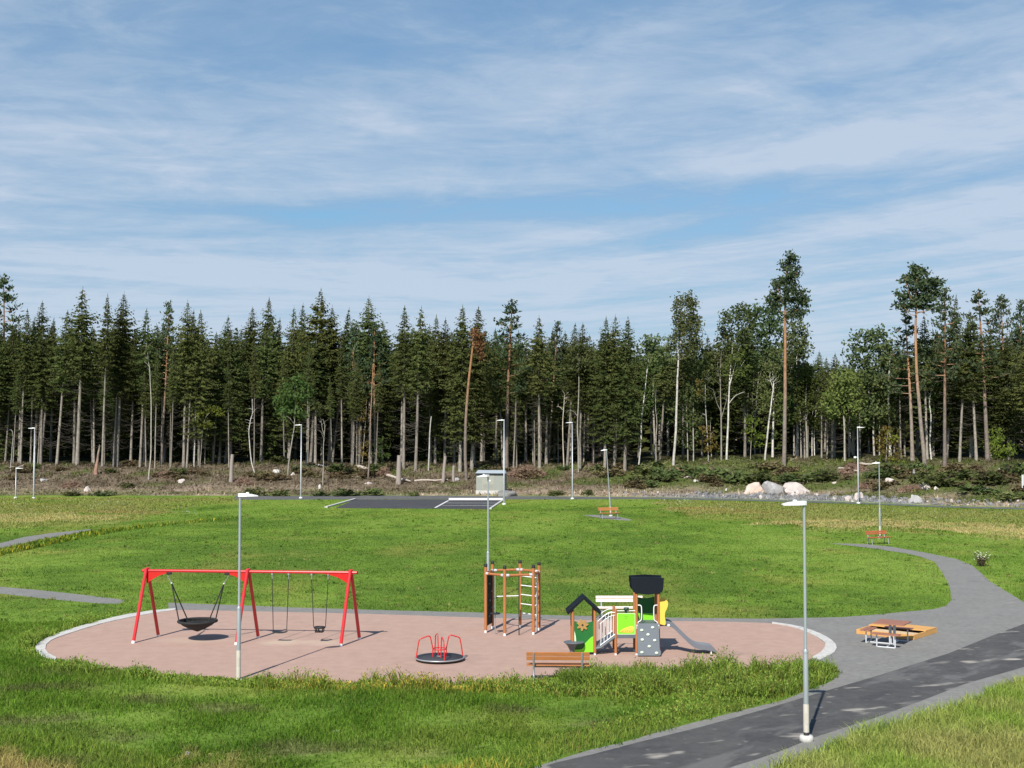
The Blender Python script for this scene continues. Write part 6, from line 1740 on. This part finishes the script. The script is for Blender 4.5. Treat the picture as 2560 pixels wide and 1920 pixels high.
# yellow flowers along the left path
x, y = wedge(150000, 70, 112, 8); px, _ = to_px(x, y); k = inside(Z_YEL, x, y) & clear_of(x, y) & (rng.random(len(x)) < np.clip(1.15 - px / 420, .10, 1)); x, y = x[k], y[k]
c_ = jit(np.tile(np.array([.38, .35, .04]), (len(x), 1)), .4); g_ = rng.random(len(x)) < .62; c_[g_] = jit(grass_col(x[g_], y[g_]), .3)
grass_obj('yellow_wildflowers', 'yellow flowering weeds along the left gravel path', [blades(x, y, rng.uniform(.15, .42, len(x)), rng.uniform(.03, .06, len(x)), rng.uniform(.2, .9, len(x)), c_)])
# white flower heads scattered in the far meadow
fx, fy = [], []
for cx_, cy_, rx_, ry_, n_ in ((1700, 1262, 70, 10, 60), (1800, 1272, 60, 8, 30), (40, 1268, 40, 8, 26), (270, 1265, 60, 10, 40), (470, 1285, 30, 8, 24), (160, 1275, 100, 10, 20), (2400, 1290, 140, 8, 26)):
    for i in range(n_):
        q = at(cx_ + rng.normal(0, rx_ * .5), cy_ + rng.normal(0, ry_ * .5)); fx.append(q.x); fy.append(q.y)
fx, fy = np.array(fx), np.array(fy)
V, Fc, Cc = blades(fx, fy, rng.uniform(.05, .09, len(fx)), rng.uniform(.03, .08, len(fx)), rng.uniform(.1, .9, len(fx)), np.tile(np.array([.52, .54, .40]), (len(fx), 1)))
V[:, 2] += np.repeat(rng.uniform(.15, .4, len(fx)), 5)
grass_obj('white_wildflowers', 'white flower heads standing in the far meadow grass', [(V, Fc, Cc)])

# foreground turf, weedy berm, tall grass at the right
x, y = wedge(460000, 22.5, 47, 5.0, 1.3); k = clear_of(x, y); x, y = x[k], y[k]
near, berm, berm2, edge, dry = inside(Z_NEAR, x, y), inside(Z_BERM, x, y), inside(Z_BERM2, x, y), inside(Z_EDGE, x, y), inside(Z_DRY3, x, y)
pat = fbm(x * .55, y * .55, 81); fine = fbm(x * 2.2, y * 2.2, 82, 2)
h = rng.uniform(.06, .17, len(x)) * (.6 + .9 * np.clip((pat - .3) * 2, 0, 1))
h = np.where(near, rng.uniform(.16, .46, len(x)) * (.6 + fine * .8), h)
h = np.where(dry, rng.uniform(.15, .36, len(x)), h)
h = np.where(edge, rng.uniform(.10, .24, len(x)), h)
tuft = np.clip((fbm(x * 1.3, y * 1.3, 83, 3) - .28) * 2.4, .25, 1.25)
pxx, _ = to_px(x, y)
boost = 1 + .35 * np.clip(1 - np.abs(pxx - 1000) / 330, 0, 1) + .60 * np.clip((pxx - 1390) / 100, 0, 1)
h = np.where(berm | berm2, rng.uniform(.14, .44, len(x)) * tuft * boost, h)
keep = rng.random(len(x)) < np.where(near | berm | berm2 | dry, 1.0, .30 + .70 * np.clip((pat - .30) * 3.5, 0, 1))
x, y, h, near, berm, berm2, edge, dry = [v[keep] for v in (x, y, h, near, berm, berm2, edge, dry)]
n = len(x)
col = jit(grass_col(x, y), .30, .06)
px, _ = to_px(x, y)
yl = np.clip(1 - np.abs(px - 1010) / 380, 0, 1) * np.clip((fbm(x * .8, y * .8, 84) - .30) * 3, 0, 1)
weed = np.where((rng.random(n) < 1.25 * yl)[:, None], np.array([.56, .43, .08]), np.array([.25, .345, .06]))
weed = np.where((rng.random(n) < .16 * (px > 1350))[:, None], np.array([.32, .26, .08]), weed)
m = berm | berm2 | edge
col = np.where(m[:, None], col * .30 + jit(weed, .35) * .70, col)
col = np.where((~(m | near | dry))[:, None], col * np.array([.80, .90, .80]), col)
w = np.where(near, rng.uniform(.006, .011, n), rng.uniform(.006, .012, n))
w = np.where(berm | berm2, rng.uniform(.008, .022, n), w)
lean = rng.uniform(.2, .95, n)
# a rank clump half hiding the right end of the near bench
cl = at(1490, 1712); m_ = 5200
cx_, cy_ = rng.normal(cl.x, .75, m_), rng.normal(cl.y + .15, .30, m_)
k = (cx_ > at(1405, 1712).x) & clear_of(cx_, cy_); cx_, cy_ = cx_[k], cy_[k]
clump = blades(cx_, cy_, rng.uniform(.25, .56, len(cx_)), rng.uniform(.007, .016, len(cx_)), rng.uniform(.2, .9, len(cx_)), jit(np.tile(np.array([.21, .30, .055]), (len(cx_), 1)), .35))
grass_obj('foreground_grass', 'long uneven grass and weeds around the near edge of the play area', [blades(x, y, h, w, lean, col), clump])
# broad leaves of the weeds in the berms
x, y = wedge(200000, 30, 50, 1.0); k = (inside(Z_BERM, x, y) | inside(Z_BERM2, x, y) | inside(Z_EDGE, x, y)) & clear_of(x, y); x, y = x[k], y[k]
t_ = np.clip((fbm(x * 1.3, y * 1.3, 83, 3) - .28) * 2.4, .2, 1.25); px, _ = to_px(x, y); n = len(x)
c_ = np.where((rng.random(n) < .8 * np.clip(1 - np.abs(px - 1010) / 380, 0, 1))[:, None], np.array([.56, .43, .08]), np.array([.23, .345, .06]))
c_ = np.where((rng.random(n) < .14)[:, None], np.array([.33, .30, .07]), c_)
zo = rng.uniform(.05, .40, n) * t_ * (1 + .35 * np.clip(1 - np.abs(px - 1000) / 330, 0, 1) + .60 * np.clip((px - 1390) / 100, 0, 1))
V, Fc, Cc = blades(x, y, rng.uniform(.03, .075, n), rng.uniform(.009, .022, n), rng.uniform(.4, 1.4, n), jit(c_, .35)); V[:, 2] += np.repeat(zo, 5)
grass_obj('weed_leaves', 'leafy weeds fringing the play area and the asphalt path', [(V, Fc, Cc)])
q = at(470, 1888); tag(obj('stone', blob_mesh('stone', M_rock_g, (.11, .08, .06), 77), None, (q.x, q.y, .03)), 'single grey stone lying in the foreground turf at lower left', 'rock')
q = at(838, 1832); tag(obj('stone', blob_mesh('stone', M_rock_p, (.10, .07, .05), 78), None, (q.x, q.y, .03)), 'tan stone on a bare patch in the foreground turf', 'rock')
print('objects', len(bpy.data.objects))
